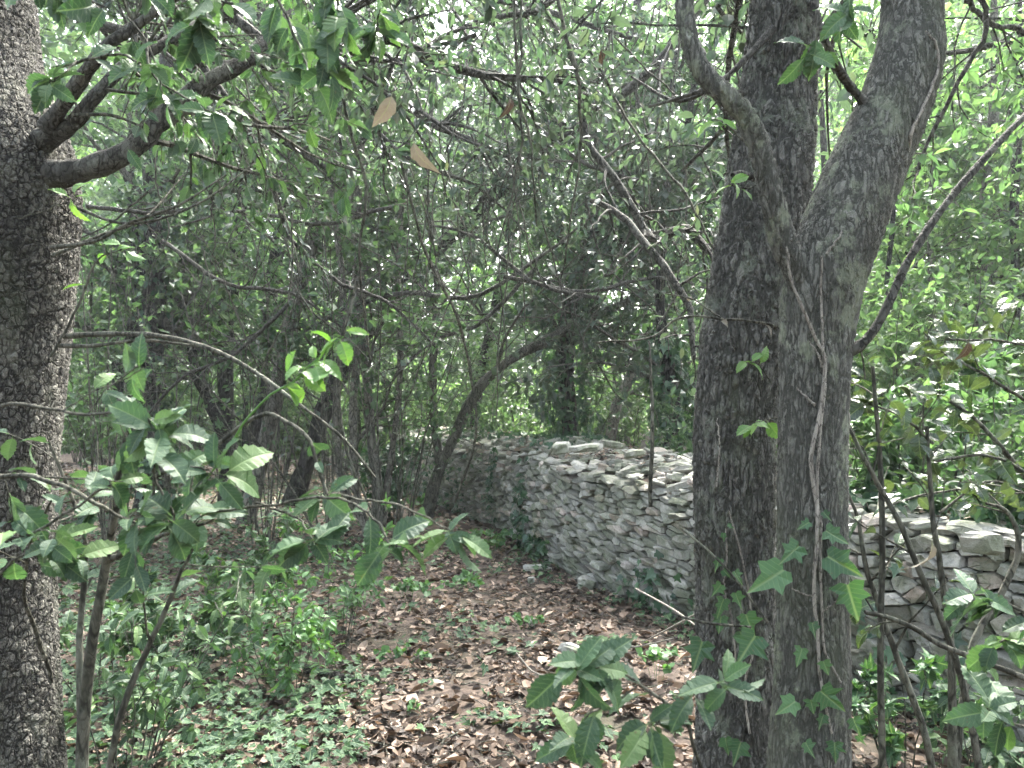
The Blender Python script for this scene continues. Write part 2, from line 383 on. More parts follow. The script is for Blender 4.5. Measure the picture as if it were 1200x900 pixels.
# ------------------------------------------------------------------ dry stone wall
WALL = np.array([(-4.6, 19.6), (-3.5, 17.4), (-2.5, 14.8), (-1.5, 12.4), (-.74, 10.6), (-.12, 9.1), (.18, 7.9), (.38, 7.15), (.82, 6.15), (1.25, 5.2), (1.66, 4.45), (1.98, 3.85), (2.3, 3.4), (2.95, 2.95), (3.9, 2.6), (5.2, 2.4)])
WP = spline(WALL, 400); _ds = np.r_[0, np.cumsum(np.linalg.norm(np.diff(WP, axis=0), axis=1))]; WLEN = _ds[-1]
def wbase(u):
    x = np.interp(u, _ds, WP[:, 0]); y = np.interp(u, _ds, WP[:, 1])
    x2 = np.interp(u + .15, _ds, WP[:, 0]); y2 = np.interp(u + .15, _ds, WP[:, 1])
    x1 = np.interp(u - .15, _ds, WP[:, 0]); y1 = np.interp(u - .15, _ds, WP[:, 1])
    d = np.array([x2 - x1, y2 - y1]); d /= max(np.linalg.norm(d), 1e-6)
    return np.array([x, y]), d, np.array([d[1], -d[0]])     # point, along, outward (camera side)
def u_of_y(y): return float(np.interp(-y, -WP[:, 1], _ds))
U5 = u_of_y(5.2)
def wtop(u):
    return .90 + .05 * noise.noise(Vector((u * .8, 0, 0))) + .035 * noise.noise(Vector((u * 3.1, 5, 0))) - .03 * min(1, max(0, (u - U5) / 1.5))
THK = 1.15
def thk(u): return THK - .55 * min(1, max(0, (u - U5) / 1.0))
def mound(u, dep):
    return (1 - .75 * min(1, max(0, (u - U5) / 1.0))) * (.13 + .10 * noise.noise(Vector((u * .9, dep * 1.5, 7.)))) * math.sin(math.pi * min(1, max(0, -dep / thk(u)))) ** .8
def wpt(u, v, dep):
    """u along, v height, dep outward from the face"""
    p, d, n = wbase(u)
    bulge = .07 * math.sin(math.pi * min(1, max(0, v))) + .05 * noise.noise(Vector((u * .7, v * 1.5, 2.))) - .10 * v
    q = p + n * (dep + bulge)
    return (q[0], q[1], gz(q[0], q[1]) + v)

def clip(poly, px, py, nx, ny):
    out = []; n = len(poly)
    for i in range(n):
        a = poly[i]; b = poly[(i + 1) % n]
        da = (a[0] - px) * nx + (a[1] - py) * ny; db = (b[0] - px) * nx + (b[1] - py) * ny
        if da <= 0: out.append(a)
        if (da < 0 < db) or (db < 0 < da):
            t = da / (da - db); out.append((a[0] + (b[0] - a[0]) * t, a[1] + (b[1] - a[1]) * t))
    return out
def stone_cells(u0, u1, v0, v1, b_h, b_w, seed):
    r = np.random.default_rng(seed); pts = []
    v = v0; row = 0
    while v < v1 + b_h:
        h = b_h * r.uniform(.6, 1.5); u = u0 + r.uniform(0, b_w)
        while u < u1:
            w = b_w * r.choice([.45, .7, 1, 1.4, 1.9]) * r.uniform(.8, 1.2)
            pts.append((u + w / 2, v + h / 2 + r.normal() * h * .30)); u += w
        v += h; row += 1
    MET = (b_w * .46, b_h * .70); P = np.array(pts); Q = P / MET      # anisotropic metric -> flat stones
    order = np.argsort(Q[:, 0]); cells = []
    for i in range(len(P)):
        m = np.where(np.abs(Q[:, 0] - Q[i, 0]) < 7)[0]; d = np.linalg.norm(Q[m] - Q[i], axis=1); m = m[np.argsort(d)][1:22]
        poly = [(Q[i, 0] - 3.5, Q[i, 1] - 3), (Q[i, 0] + 3.5, Q[i, 1] - 3), (Q[i, 0] + 3.5, Q[i, 1] + 3), (Q[i, 0] - 3.5, Q[i, 1] + 3)]
        for j in m:
            poly = clip(poly, (Q[i, 0] + Q[j, 0]) / 2, (Q[i, 1] + Q[j, 1]) / 2, Q[j, 0] - Q[i, 0], Q[j, 1] - Q[i, 1])
            if len(poly) < 3: break
        if len(poly) >= 3: cells.append(np.array(poly) * MET)
    return cells
def shear(u):      # courses dip towards the camera where the wall sags
    a = (u - (U5 - 3.2)) ; return .13 * max(0, min(a, 3.9))
def wall_face(u0, u1, b_h, b_w, seed, side=1, thick=0.0, rough=1.0):
    b = Buf(); r = np.random.default_rng(seed)
    for c in stone_cells(u0 - .5, u1 + .5, 0, 1.75, b_h, b_w, seed):
        cen = c.mean(0); v_c = cen[1] - shear(cen[0]); top = wtop(cen[0])
        if v_c < -.03 or v_c > top or not (u0 <= cen[0] < u1): continue
        size = np.ptp(c, axis=0); g = r.uniform(.003, .008)
        k = np.array([max(.6, 1 - 2 * g / max(size[0], .02)), max(.6, 1 - 2 * g / max(size[1], .02))])
        c = cen + (c - cen) * k
        # cut the corners
        n = len(c); cc = []
        for i in range(n):
            a, q, e = c[i - 1], c[i], c[(i + 1) % n]; t = r.uniform(.01, .12); t2 = r.uniform(.01, .12)
            cc.append(q + (a - q) * t); cc.append(q + (e - q) * t2)
        c = np.array(cc) + r.normal(size=(2 * n, 2)) * .0025; n = len(c)
        pro = r.normal() * .021 * rough + (.03 if r.random() < .07 else 0); tu, tv = r.normal() * .16, r.normal() * .35
        rings = [(-.20, .86, 0), (-.03 + pro, 1.0, .0015), (pro - .003, .97, .003), (pro + .003, .80, .004)]
        V = []
        for dep, sc, jt in rings:
            for q in c:
                s2 = cen + (q - cen) * sc; dd = dep
                if sc < .99 and sc != .82: dd += (s2[0] - cen[0]) * tu + (s2[1] - cen[1]) * tv
                u = s2[0] + r.normal() * jt; v = s2[1] + r.normal() * jt * .6 - shear(s2[0])
                dd += r.normal() * jt * .8
                if side == 1: V.append(wpt(u, v, dd))
                else: V.append(wpt(u, v, -thk(u) - dd))
        V.append(wpt(cen[0], v_c, pro + .004) if side == 1 else wpt(cen[0], v_c, -thk(cen[0]) - pro - .004))
        F = []
        for k2 in range(3):
            for i in range(n):
                j = (i + 1) % n; f = (k2 * n + i, k2 * n + j, (k2 + 1) * n + j, (k2 + 1) * n + i)
                F.append(f if side == 1 else f[::-1])
        F += [(3 * n + i, 3 * n + (i + 1) % n, 4 * n) for i in range(n)]
        b.addmix(V, F)
    return b
def chunk(b, c, size, thick, rot, tilt, r, nside=7):
    """one loose angular flat stone"""
    ang = np.sort(r.uniform(0, 2 * math.pi, nside) * .35 + np.arange(nside) * 2 * math.pi / nside)
    rad = size * .5 * r.uniform(.72, 1.15, nside); asp = r.uniform(.5, .95)
    o = np.stack([np.cos(ang) * rad, np.sin(ang) * rad * asp], 1)
    V = []
    for z, s in ((-.5, .85), (-.25, 1.0), (.28, 1.0), (.5, .8)):
        for q in o:
            j = r.normal(size=3) * (.035 * size); V.append((q[0] * s + j[0], q[1] * s + j[1], z * thick + j[2] * .35))
    V = np.array(V); cr, sr = math.cos(rot), math.sin(rot); cx, sx = math.cos(tilt[0]), math.sin(tilt[0]); cy, sy = math.cos(tilt[1]), math.sin(tilt[1])
    Rz = np.array([[cr, -sr, 0], [sr, cr, 0], [0, 0, 1]]); Rx = np.array([[1, 0, 0], [0, cx, -sx], [0, sx, cx]]); Ry = np.array([[cy, 0, sy], [0, 1, 0], [-sy, 0, cy]])
    V = V @ (Rz @ Rx @ Ry).T + np.array(c); n = nside; F = []
    for k in range(3):
        for i in range(n): j = (i + 1) % n; F.append((k * n + i, k * n + j, (k + 1) * n + j, (k + 1) * n + i))
    F.append(tuple(range(3 * n, 4 * n))); F.append(tuple(reversed(range(n))))
    b.addmix(V, F)

wall = empty('dry_stone_wall', (1.25, 5.2, 0), 'long sagging dry stone wall of flat pale limestone running back through the wood', 'wall')
wall_face(.2, U5 + .9, .040, .17, 11).build('near_face_stones', M_stone, wall)
wall_face(U5 + .9, WLEN - .1, .050, .14, 21, rough=1.7).build('near_face_blocks', M_stone, wall)
wall_face(.2, WLEN - .1, .085, .30, 12, side=-1, thick=THK).build('rear_face_stones', M_stone, wall)
cb = Buf()
def core():
    us = np.linspace(.1, WLEN - .05, 160); V = []
    for u in us:
        h = wtop(u) - .03
        for v, dep in ((-.1, -.09), (h * .5, -.09), (h, -.10), (h + mound(u, -thk(u) * .3) , -thk(u) * .3), (h + mound(u, -thk(u) * .6), -thk(u) * .6), (h, -thk(u) + .1), (h * .5, -thk(u) + .09), (-.1, -thk(u) + .09)): V.append(wpt(u, v, dep))
    n = len(us); F = []
    for i in range(n - 1):
        for j in range(8): k = (j + 1) % 8; F.append((i * 8 + j, i * 8 + k, (i + 1) * 8 + k, (i + 1) * 8 + j))
    F += [tuple(range(8)), tuple(reversed(range((n - 1) * 8, n * 8)))]
    cb.addmix(V, F)
core(); cb.build('earth_core', M_soil, wall)
rb = Buf(); r2 = np.random.default_rng(5)
for k in range(2300):
    u = r2.uniform(.3, WLEN - .2); dep = r2.uniform(-thk(u) - .02, -.0)
    h = wtop(u) - .01 + mound(u, dep) + r2.uniform(0, .05)
    s = r2.uniform(.07, .26) if r2.random() < .8 else r2.uniform(.25, .36)
    c = wpt(u, h, dep); chunk(rb, c, s, r2.uniform(.025, .06), r2.uniform(0, 6.3), (r2.normal() * .2, r2.normal() * .2), r2)
rb.build('rubble_top', M_stone, wall)

def solo_stone(px, py, Y, size, thick, label, rot=0., tilt=(0.1, 0.1), seed=0, z=None, mat=None):
    p = W(px, py, Y)
    if z is not None: p[2] = z
    b = Buf(); chunk(b, (0, 0, 0), size, thick, rot, tilt, np.random.default_rng(seed), 8)
    o = b.build('loose_stone', mat or M_stone); o.location = p; tag(o, label, 'stone', 'loose stones on and beside the wall')
zt = 1.13
solo_stone(690, 538, 6.5, .34, .05, 'broad flat whitish slab lying on top of the wall, largest loose stone up there', .3, (.05, -.1), 1, zt + .01)
solo_stone(716, 530, 6.8, .26, .06, 'thick white stone on the wall top just behind the broad whitish slab', 1.1, (.1, .15), 2, zt + .02)
solo_stone(655, 536, 6.6, .24, .09, 'rusty pink blocky stone on the wall top left of the whitish slab', .8, (.2, -.15), 3, zt)
solo_stone(742, 553, 5.9, .22, .05, 'small pale flake on the wall top halfway between slab and big trunk', 2.1, (-.1, .2), 4, 1.12)
solo_stone(672, 765, 4.55, .17, .07, 'white angular stone alone on the leaf litter in the middle of the path', .4, (.1, .3), 5, .03)
solo_stone(630, 668, 6.9, .25, .06, 'flat cream stone lying in leaves beyond the path, beside light green seedlings', .1, (.05, .1), 6, .02)
solo_stone(688, 687, 6.3, .2, .09, 'pale angular stone fallen at the foot of the wall face', .5, (.3, .2), 7, .02)
solo_stone(622, 688, 6.35, .07, .05, 'tiny pale pebble on the leaf litter near the wall foot', .5, (.1, 0), 8, .04)
solo_stone(624, 735, 5.1, .08, .05, 'small cream pebble beside a light green seedling on the path', 1.5, (.1, 0), 9, .04)
solo_stone(1152, 640, 3.15, .2, .08, 'thick grey block stacked on the wall at the right, top course', .1, (.03, .03), 14, .93, M_stone)

# ------------------------------------------------------------------ leaf litter, twigs, ivy carpet (uncountable)
def in_wall(x, y, m=.05):
    d = np.hypot(WP[:, 0] - x, WP[:, 1] - y); i = int(np.argmin(d))
    t = WP[min(i + 1, 399)] - WP[max(i - 1, 0)]; t = t / np.linalg.norm(t); n = np.array([t[1], -t[0]])
    s = (x - WP[i, 0]) * n[0] + (y - WP[i, 1]) * n[1]
    return -THK - m < s < m
def scatter(n, y0, y1, power=1.0, xpad=1.15):
    out = []
    while len(out) < n:
        y = y0 + (y1 - y0) * random.random() ** power; x = random.uniform(-1, 1) * (.68 * y * xpad + .5)
        if in_wall(x, y): continue
        if noise.noise(Vector((x * 1.9, y * 1.9, 12.))) + .45 * noise.noise(Vector((x * 7, y * 7, 2.))) < -.22 and not in_wall(x, y, .5) and random.random() < .8: continue
        out.append((x, y))
    return np.array(out)
def litter():
    b = Buf(); tm = [T_dry(s) for s in range(8)]
    for (n, y0, y1, pw, sz) in ((44000, 1.6, 9, 1.5, .05), (22000, 8, 20, 1.2, .075)):
        p = scatter(n, y0, y1, pw); z = np.array([gz(x, y) for x, y in p]) + rng.uniform(.003, .032, n)
        pos = np.column_stack([p, z]); a = rng.uniform(0, 6.283, n); tl = rng.normal(size=(n, 3)) * .28
        d = np.column_stack([np.cos(a), np.sin(a), tl[:, 0]]); nn = np.column_stack([tl[:, 1], tl[:, 2], np.ones(n)])
        s = sz * np.clip(rng.lognormal(-.05, .45, n), .35, 2.2); w = rng.integers(0, 8, n)
        for q in range(8): m = w == q; leaves(b, pos[m], d[m], nn[m], s[m], tm[q])
    # leaves caught on top of the wall
    n = 2600; pos = []
    for k in range(n):
        u = random.uniform(.5, WLEN - .3); dep = random.uniform(-thk(u), -.12)
        if noise.noise(Vector((u * 1.3, dep * 2, 1.))) < -.08: continue
        q = wpt(u, wtop(u) + .05 + mound(u, dep) + random.uniform(0, .03), dep); pos.append(q)
    pos = np.array(pos); n = len(pos); a = rng.uniform(0, 6.283, n)
    leaves(b, pos, np.column_stack([np.cos(a), np.sin(a), .2 * rng.normal(size=n)]), np.column_stack([rng.normal(size=(n, 2)) * .3, np.ones(n)]), .055 * rng.uniform(.6, 1.5, n), tm[2])
    tag(b.build('leaf_litter', M_dry), 'brown and tan dry oak leaves covering the forest floor', 'leaf litter', kind='stuff')
    b = Buf(); n = 4200; p = scatter(n, 1.8, 11, 1.4); a = rng.uniform(0, 6.283, n); L = rng.uniform(.05, .28, n)
    z = np.array([gz(x, y) for x, y in p]) + .02; K = 5; t = np.linspace(-.5, .5, K)
    P = np.column_stack([p, z])[:, None] + t[None, :, None] * L[:, None, None] * np.column_stack([np.cos(a), np.sin(a), .08 * rng.normal(size=n)])[:, None]
    P += rng.normal(size=P.shape) * (.05 * L)[:, None, None]; P[:, :, 2] = np.maximum(P[:, :, 2], .012 + z[:, None] - .02)
    tubes(b, P, np.repeat((rng.uniform(.0012, .004, n))[:, None], K, 1), 4)
    tag(b.build('twig_litter', B_twig), 'thin grey broken twigs strewn over the leaf litter', 'twigs', kind='stuff')
litter()

def ground_ivy():
    b = Buf(); tm = [T_ivy(s) for s in range(4)]; pos = []
    tries = 0
    while len(pos) < 19000 and tries < 400000:
        tries += 1
        y = 2.3 + 14 * random.random() ** 1.3; x = random.uniform(-1, 1) * (.72 * y)
        if in_wall(x, y): continue
        px = HX + x / y * FOC
        dens = .0
        if px < 440: dens = .95 * min(1, (500 - px) / 200)
        elif px < 600: dens = .16
        else: dens = .04
        if y > 6.5: dens = max(dens, .35)
        if x > 0 and in_wall(x, y, .35): dens = max(dens, .45)
        m = noise.noise(Vector((x * 1.6, y * 1.6, 0))) * .6 + .55 * (random.random() - .5) + .5 * noise.noise(Vector((x * 5, y * 5, 4)))
        if m + dens < .47: continue
        pos.append((x, y, gz(x, y) + random.uniform(.02, .13 if px < 420 else .08)))
    pos = np.array(pos); n = len(pos); a = rng.uniform(0, 6.283, n)
    d = np.column_stack([np.cos(a), np.sin(a), -.15 + .25 * rng.normal(size=n)]); nn = np.column_stack([rng.normal(size=(n, 2)) * .4, np.ones(n)])
    nn[:, 1] -= .25; s = .042 * np.clip(rng.lognormal(0, .35, n), .5, 1.8); w = rng.integers(0, 4, n)
    for q in range(4): m = w == q; leaves(b, pos[m], d[m], nn[m], s[m], tm[q])
    tag(b.build('ground_ivy', M_groundivy), 'green ivy trailing over the leaf litter', 'ivy', kind='stuff')
ground_ivy()

# ivy on the wall top and face: patches at given (u, v, spread)
def wall_ivy():
    b = Buf(); tm = [T_ivy(s) for s in range(4)]; pos = []; nn = []
    def patch(y, v, su, sv, n, top=False):
        u0 = u_of_y(y)
        for k in range(n):
            u = u0 + random.gauss(0, su)
            if top: dep = random.uniform(-thk(u), -.1); p = wpt(u, wtop(u) + mound(u, dep) + random.uniform(.02, .12), dep); nr = (0, -.3, 1)
            else:
                vv = v + random.gauss(0, sv)
                if vv < .02 or vv > 1.08: continue
                p = wpt(u, vv, random.uniform(.03, .09)); q = wbase(u)[2]; nr = (q[0], q[1], .5)
            pos.append(p); nn.append(nr)
    patch(9.4, .55, .10, .35, 70); patch(8.0, .4, .10, .3, 110); patch(7.6, .1, .25, .1, 110); patch(5.6, .15, .16, .13, 60)
    patch(10.6, .3, .35, .3, 90); patch(12.5, .6, .8, .3, 200); patch(10.2, 1, .9, 0, 330, True); patch(8.6, 1, .4, 0, 110, True); patch(13, 1, 1.2, 0, 160, True)
    patch(3.9, .2, .3, .2, 36); patch(4.1, 1, .5, 0, 260, True); patch(3.5, 1, .35, 0, 260, True); patch(3.1, 1, .4, 0, 160, True)
    pos = np.array(pos); nn = np.array(nn) + .35 * rng.normal(size=(len(pos), 3)); n = len(pos)
    d = np.column_stack([rng.normal(size=n) * .7, rng.normal(size=n) * .3, -.8 + .4 * rng.normal(size=n)])
    leaves(b, pos, d, nn, .075 * rng.uniform(.6, 1.35, n), tm[1])
    tag(b.build('wall_ivy', M_ivy), 'dark ivy creeping over the face and top of the dry stone wall', 'ivy', kind='stuff')
wall_ivy()

# ------------------------------------------------------------------ the three big trees
TR = T_rhomb(); TM = T_mid(); TT = [T_tooth(.27, .22, 7, 1), T_tooth(.30, .35, 6, 2), T_tooth(.25, .12, 8, 3), T_tooth(.29, .5, 7, 4)]
TIV = [T_ivy(s) for s in range(4)]

def bole(path, nk, sides, mat, parent, name='trunk', wav=.02, seed=0):
    """path: (px,py,Y,r px). dense tube for real bark relief"""
    q = spline(np.array([(*W(a, b_, c), r_ / FOC * c) for a, b_, c, r_ in path]), nk)
    b = Buf(); P = q[:, :3]; R = q[:, 3]
    T = nrm(np.gradient(P, axis=0)); A = nrm(np.cross(T, np.array([0., 1., .02]))); B = np.cross(T, A)
    th = np.arange(sides) * 2 * math.pi / sides
    prof = np.array([[1 + wav * 2 * noise.noise(Vector((math.cos(t) * 1.3 + seed, math.sin(t) * 1.3, z * 1.6))) + wav * noise.noise(Vector((math.cos(t) * 4 + seed, math.sin(t) * 4, z * 5))) for t in th] for z in P[:, 2]])
    V = P[:, None] + (R[:, None] * prof)[..., None] * (A[:, None] * np.cos(th)[None, :, None] + B[:, None] * np.sin(th)[None, :, None])
    k = np.arange(nk - 1)[:, None]; s = np.arange(sides)[None]; s2 = (s + 1) % sides
    b.add(V.reshape(-1, 3), np.stack([k * sides + s, (k) * sides + s2, (k + 1) * sides + s2, (k + 1) * sides + s], -1).reshape(-1, 4))
    b.build(name, mat, parent, smooth=True)
    return P, R
def seg(path, n=12, sx=1.):
    q = spline(np.array([(*W(a, b_, c), r_ / FOC * c) for a, b_, c, r_ in path]), n); return q[None, :, :3], q[None, :, 3]

def canopy(P, R, parent, n1, n2, n3, nl, L, leafmat, size=.06, tmpl=None, t0=.55, lift=.25, droop=.25):
    """limbs, twigs and leaves growing out of polyline P"""
    P1, R1 = grow(P, R, n1, t0, 1, L, (35, 80), .45, 9, .14, 0, lift)
    P2, R2 = grow(P1, R1, n2, .2, 1, L * .48, (30, 70), .5, 7, .16, .03)
    P3, R3 = grow(P2, R2, n3, .15, 1, L * .2, (25, 70), .5, 5, .2, .08)
    b = Buf(); tubes(b, P1, np.maximum(R1, .006), 7); tubes(b, P2, np.maximum(R2, .003), 5); tubes(b, P3, np.maximum(R3, .0016), 3)
    b.build('branches', B_limb, parent)
    c = Buf(); leaves_on(c, P3, nl, .15, size, tmpl or TM, droop, .8)
    c.build('crown', leafmat, parent)

# left oak
t = empty('oak_tree', (W(-5, 900, 2.7)[0], 2.7, 0), 'massive oak with dark scaly bark cut by the left edge of the photo', 'tree')
P, R = bole([(-30, 1060, 2.7, 100), (-15, 900, 2.7, 80), (-18, 800, 2.7, 76), (-22, 650, 2.7, 74), (-10, 400, 2.7, 79), (-3, 280, 2.7, 84), (-3, 190, 2.7, 82), (-15, 90, 2.75, 58), (-25, 0, 2.8, 56), (-40, -200, 2.85, 50), (-30, -600, 2.9, 42), (0, -1000, 3, 34)], 760, 150, B_left, t, seed=2)
def limbs(lst, parent, mat=B_limb, name='limb', sides=12, n=26, wob=.0):
    out = []
    for pth in lst:
        p, r = seg(pth, n); b = Buf(); r = r * (1 + .1 * rng.normal(size=r.shape)) if wob == 0 else r
        tubes(b, p, r, sides); b.build(name, mat, parent, smooth=True); out.append((p, r))
    return out
ll = limbs([[(60, 205, 2.62, 18), (95, 200, 2.6, 14), (150, 178, 2.6, 12.5), (190, 140, 2.65, 12), (240, 98, 2.7, 11), (300, 62, 2.85, 10), (360, -10, 3.1, 9), (430, -120, 3.5, 7)],
            [(50, 165, 2.6, 14), (85, 145, 2.55, 10), (110, 115, 2.55, 8), (150, 75, 2.6, 7), (215, 40, 2.75, 6.5), (275, 8, 2.9, 6), (350, -60, 3.2, 5)],
            [(55, 150, 2.55, 10), (120, 60, 2.4, 7), (160, 30, 2.4, 6), (250, -40, 2.4, 5)]], t)
fp = [[(75, 394, 2.5, 4.5), (130, 391, 2.4, 4.2), (190, 394, 2.2, 4), (250, 410, 2.0, 3.6), (305, 440, 1.9, 3.2), (345, 470, 1.8, 3), (400, 512, 1.8, 2.4), (440, 560, 1.8, 1.8)],
      [(70, 405, 2.5, 3.5), (110, 405, 2.4, 3.3), (165, 399, 2.3, 2.6), (230, 405, 2.2, 1.5)],
      [(80, 240, 2.55, 3), (150, 262, 2.5, 2.2), (230, 240, 2.6, 2), (300, 190, 2.8, 1)],
      [(60, 300, 2.5, 3), (120, 275, 2.6, 2.4), (170, 255, 2.7, 2), (215, 205, 2.9, 1)],
      [(60, 290, 2.5, 4), (110, 283, 2.4, 3), (150, 262, 2.4, 2.6), (210, 240, 2.4, 2), (265, 205, 2.5, 1.5)],
      [(85, 135, 2.5, 3), (130, 135, 2.5, 2.5), (170, 150, 2.5, 1.5)]]
limbs([[(a, b, c, d * .75) for a, b, c, d in q] for q in fp], t, B_twig, 'dead_branch', 7)
for k, (p, r) in enumerate(ll): 
    P2, R2 = grow(p, r, 8, .3, 1, .7, (30, 75), .35, 7, .15, .02); P3, R3 = grow(P2, R2, 6, .2, 1, .28, (25, 70), .5, 5, .2, .08)
    b = Buf(); tubes(b, P2, np.maximum(R2, .002), 5); tubes(b, P3, np.maximum(R3, .0012), 4); b.build('twigs', B_twig, t)
    c = Buf(); leaves_on(c, P3, 5, .1, .058, TT, .55, .6, ncam=.3); c.build('leaves', M_fg, t)
canopy(P[None, 380:], R[None, 380:], t, 13, 6, 6, 5, 2.6, M_holm, .07)

# rear twin (furrowed)
t = empty('furrowed_tree', (W(865, 900, 2.6)[0], 2.6, 0), 'rear one of the twin trees, straight with deeply furrowed dark bark', 'tree')
P, R = bole([(872, 1120, 2.6, 74), (866, 990, 2.6, 60), (862, 880, 2.6, 46), (862, 760, 2.6, 43), (860, 600, 2.6, 44), (861, 500, 2.6, 45), (872, 400, 2.6, 47), (890, 300, 2.62, 49), (903, 200, 2.65, 46), (911, 120, 2.7, 42), (915, 60, 2.7, 38), (919, 0, 2.7, 36), (925, -200, 2.75, 34), (915, -600, 2.8, 30), (900, -1000, 2.9, 24)], 760, 130, B_rear, t, seed=5)
sn = limbs([[(885, 208, 2.5, 5), (868, 204, 2.45, 4), (858, 205, 2.42, 3)], [(905, 35, 2.55, 5), (880, 62, 2.45, 4), (845, 95, 2.4, 3.2), (805, 112, 2.4, 2.4), (760, 125, 2.5, 1.5)],
            [(870, 110, 2.55, 4), (835, 106, 2.5, 2.6), (790, 118, 2.6, 2), (740, 90, 2.8, 1.5)]], t, B_limb, 'side_branch', 8)
canopy(P[None, 420:], R[None, 420:], t, 14, 6, 6, 5, 2.7, M_holm, .07)

# front twin (smooth grey, forked)
t = empty('forked_tree', (W(950, 900, 1.95)[0], 1.95, 0), 'front one of the twin trees, smooth grey bark, forking into a curved limb', 'tree')
P, R = bole([(948, 1300, 1.95, 62), (948, 1100, 1.95, 52), (948, 900, 1.95, 45), (952, 760, 1.95, 40), (952, 600, 1.95, 38), (953, 480, 1.95, 38), (956, 400, 1.95, 40), (964, 330, 1.95, 45), (985, 270, 1.96, 45), (1014, 200, 1.98, 43), (1045, 130, 2.0, 40), (1064, 70, 2.02, 38), (1068, 20, 2.04, 33), (1070, -60, 2.06, 31), (1090, -300, 2.15, 28), (1080, -700, 2.3, 24), (1050, -1100, 2.5, 20)], 760, 110, B_front, t, seed=9)
bole([(948, 365, 1.93, 17), (936, 320, 1.91, 16), (918, 285, 1.9, 14.5), (905, 235, 1.88, 13), (893, 185, 1.87, 12.2), (876, 140, 1.86, 11.6), (848, 110, 1.86, 11), (824, 85, 1.87, 10.6), (809, 50, 1.88, 10), (802, 0, 1.9, 9.5), (800, -60, 1.92, 10), (770, -260, 2.0, 9)], 260, 40, B_front, t, 'limb', seed=3)
limbs([[(1050, 165, 2.0, 7), (1014, 122, 1.97, 6.2), (988, 90, 1.92, 5.2), (970, 55, 1.85, 4.8), (958, 20, 1.84, 4.4), (952, -20, 1.85, 4)],
       [(975, 420, 1.93, 8), (1000, 410, 1.92, 6.5), (1022, 390, 1.92, 5.6), (1040, 358, 1.93, 5), (1062, 310, 1.95, 4.8), (1100, 250, 2.0, 4.4), (1150, 190, 2.05, 4), (1200, 137, 2.1, 3.6), (1260, 90, 2.2, 3)],
       ], t, B_limb, 'side_branch', 9)
canopy(P[None, 470:], R[None, 470:], t, 13, 6, 6, 5, 2.6, M_holm, .07)

# ivy stems clinging to the twins
def ivy_plant(label, stems, leafs, seed=0, mat=M_ivyf):
    p0 = W(*stems[0][0][:3]); o = empty('climbing_ivy', p0, label, 'ivy')
    b = Buf()
    for s in stems:
        p, r = seg(s, 30); p = p + rng.normal(size=p.shape) * .0012; tubes(b, p, r, 6)
    b.build('stem', B_vine, o, smooth=True)
    c = Buf(); pos = []; D = []; N = []; Z = []
    for (px, py, Y, spx, ang) in leafs:
        pos.append(W(px, py, Y)); a = math.radians(ang); D.append((math.sin(a), -.12, -math.cos(a))); N.append((random.gauss(0, .25), -1, .45 + random.gauss(0, .2))); Z.append(spx / FOC * Y)
    pos, D, N, Z = map(np.array, (pos, D, N, Z)); w = rng.integers(0, 4, len(pos))
    for q in range(4): m = w == q; leaves(c, pos[m], D[m], N[m], Z[m], TIV[q])
    c.build('leaves', mat, o)
    return o
yf = 1.855
ivy_plant('pale bare ivy stems with bright star leaves climbing the front forked trunk',
    [[(975, 860, yf, 1.6), (962, 800, yf, 1.8), (958, 740, yf, 2), (953, 690, yf, 2.2), (958, 620, yf, 2.4), (953, 570, yf, 2.4), (950, 530, yf, 2.4), (962, 480, yf, 2.2), (966, 430, yf, 2.2), (960, 402, yf, 2), (935, 350, 1.84, 1.8), (925, 315, 1.84, 1.6), (921, 290, 1.84, 1)],
     [(985, 800, yf, 1.2), (966, 760, yf, 1.4), (962, 690, yf, 1.6), (962, 620, yf, 1.8), (957, 580, yf, 1.8), (960, 520, yf, 1.7), (967, 450, yf, 1.7), (964, 400, yf, 1.6), (962, 340, yf, 1.5), (963, 300, 1.84, 1)],
     [(955, 475, yf, 1.4), (946, 466, yf, 1.1), (934, 455, yf, .7)], [(964, 430, yf, 1.2), (957, 412, yf, 1), (948, 400, yf, .7)],
     [(968, 298, 1.85, 1.3), (985, 275, 1.86, 1.4), (990, 260, 1.87, 1.2), (997, 244, 1.87, .7)],
     [(1065, 178, 1.92, 2), (1068, 155, 1.9, 2), (1082, 125, 1.91, 1.9), (1095, 95, 1.93, 1.8), (1100, 68, 1.94, 1.7), (1093, 45, 1.93, 1.4), (1085, 37, 1.93, .9)],
     [(958, 700, yf, 1), (940, 695, yf, .9), (928, 690, yf, .7)], [(962, 720, yf, 1), (980, 705, yf, .9), (992, 700, yf, .7)]],
    [(918, 668, 1.83, 50, -60), (936, 640, 1.84, 32, -50), (968, 622, 1.84, 32, 60), (970, 652, 1.82, 46, 60), (993, 685, 1.82, 46, 15), (948, 612, 1.85, 18, -60), (965, 600, 1.85, 14, 40),
     (952, 730, 1.84, 18, 10), (940, 760, 1.85, 24, -20), (965, 775, 1.84, 18, 20), (962, 810, 1.83, 36, 50), (932, 822, 1.84, 28, -60), (950, 820, 1.84, 18, 10), (965, 838, 1.85, 18, -20), (1000, 842, 1.84, 22, 20), (1005, 862, 1.84, 14, 40), (885, 745, 1.85, 40, -35), (978, 870, 1.84, 24, 0), (944, 870, 1.85, 20, 30)])
yr = 2.42
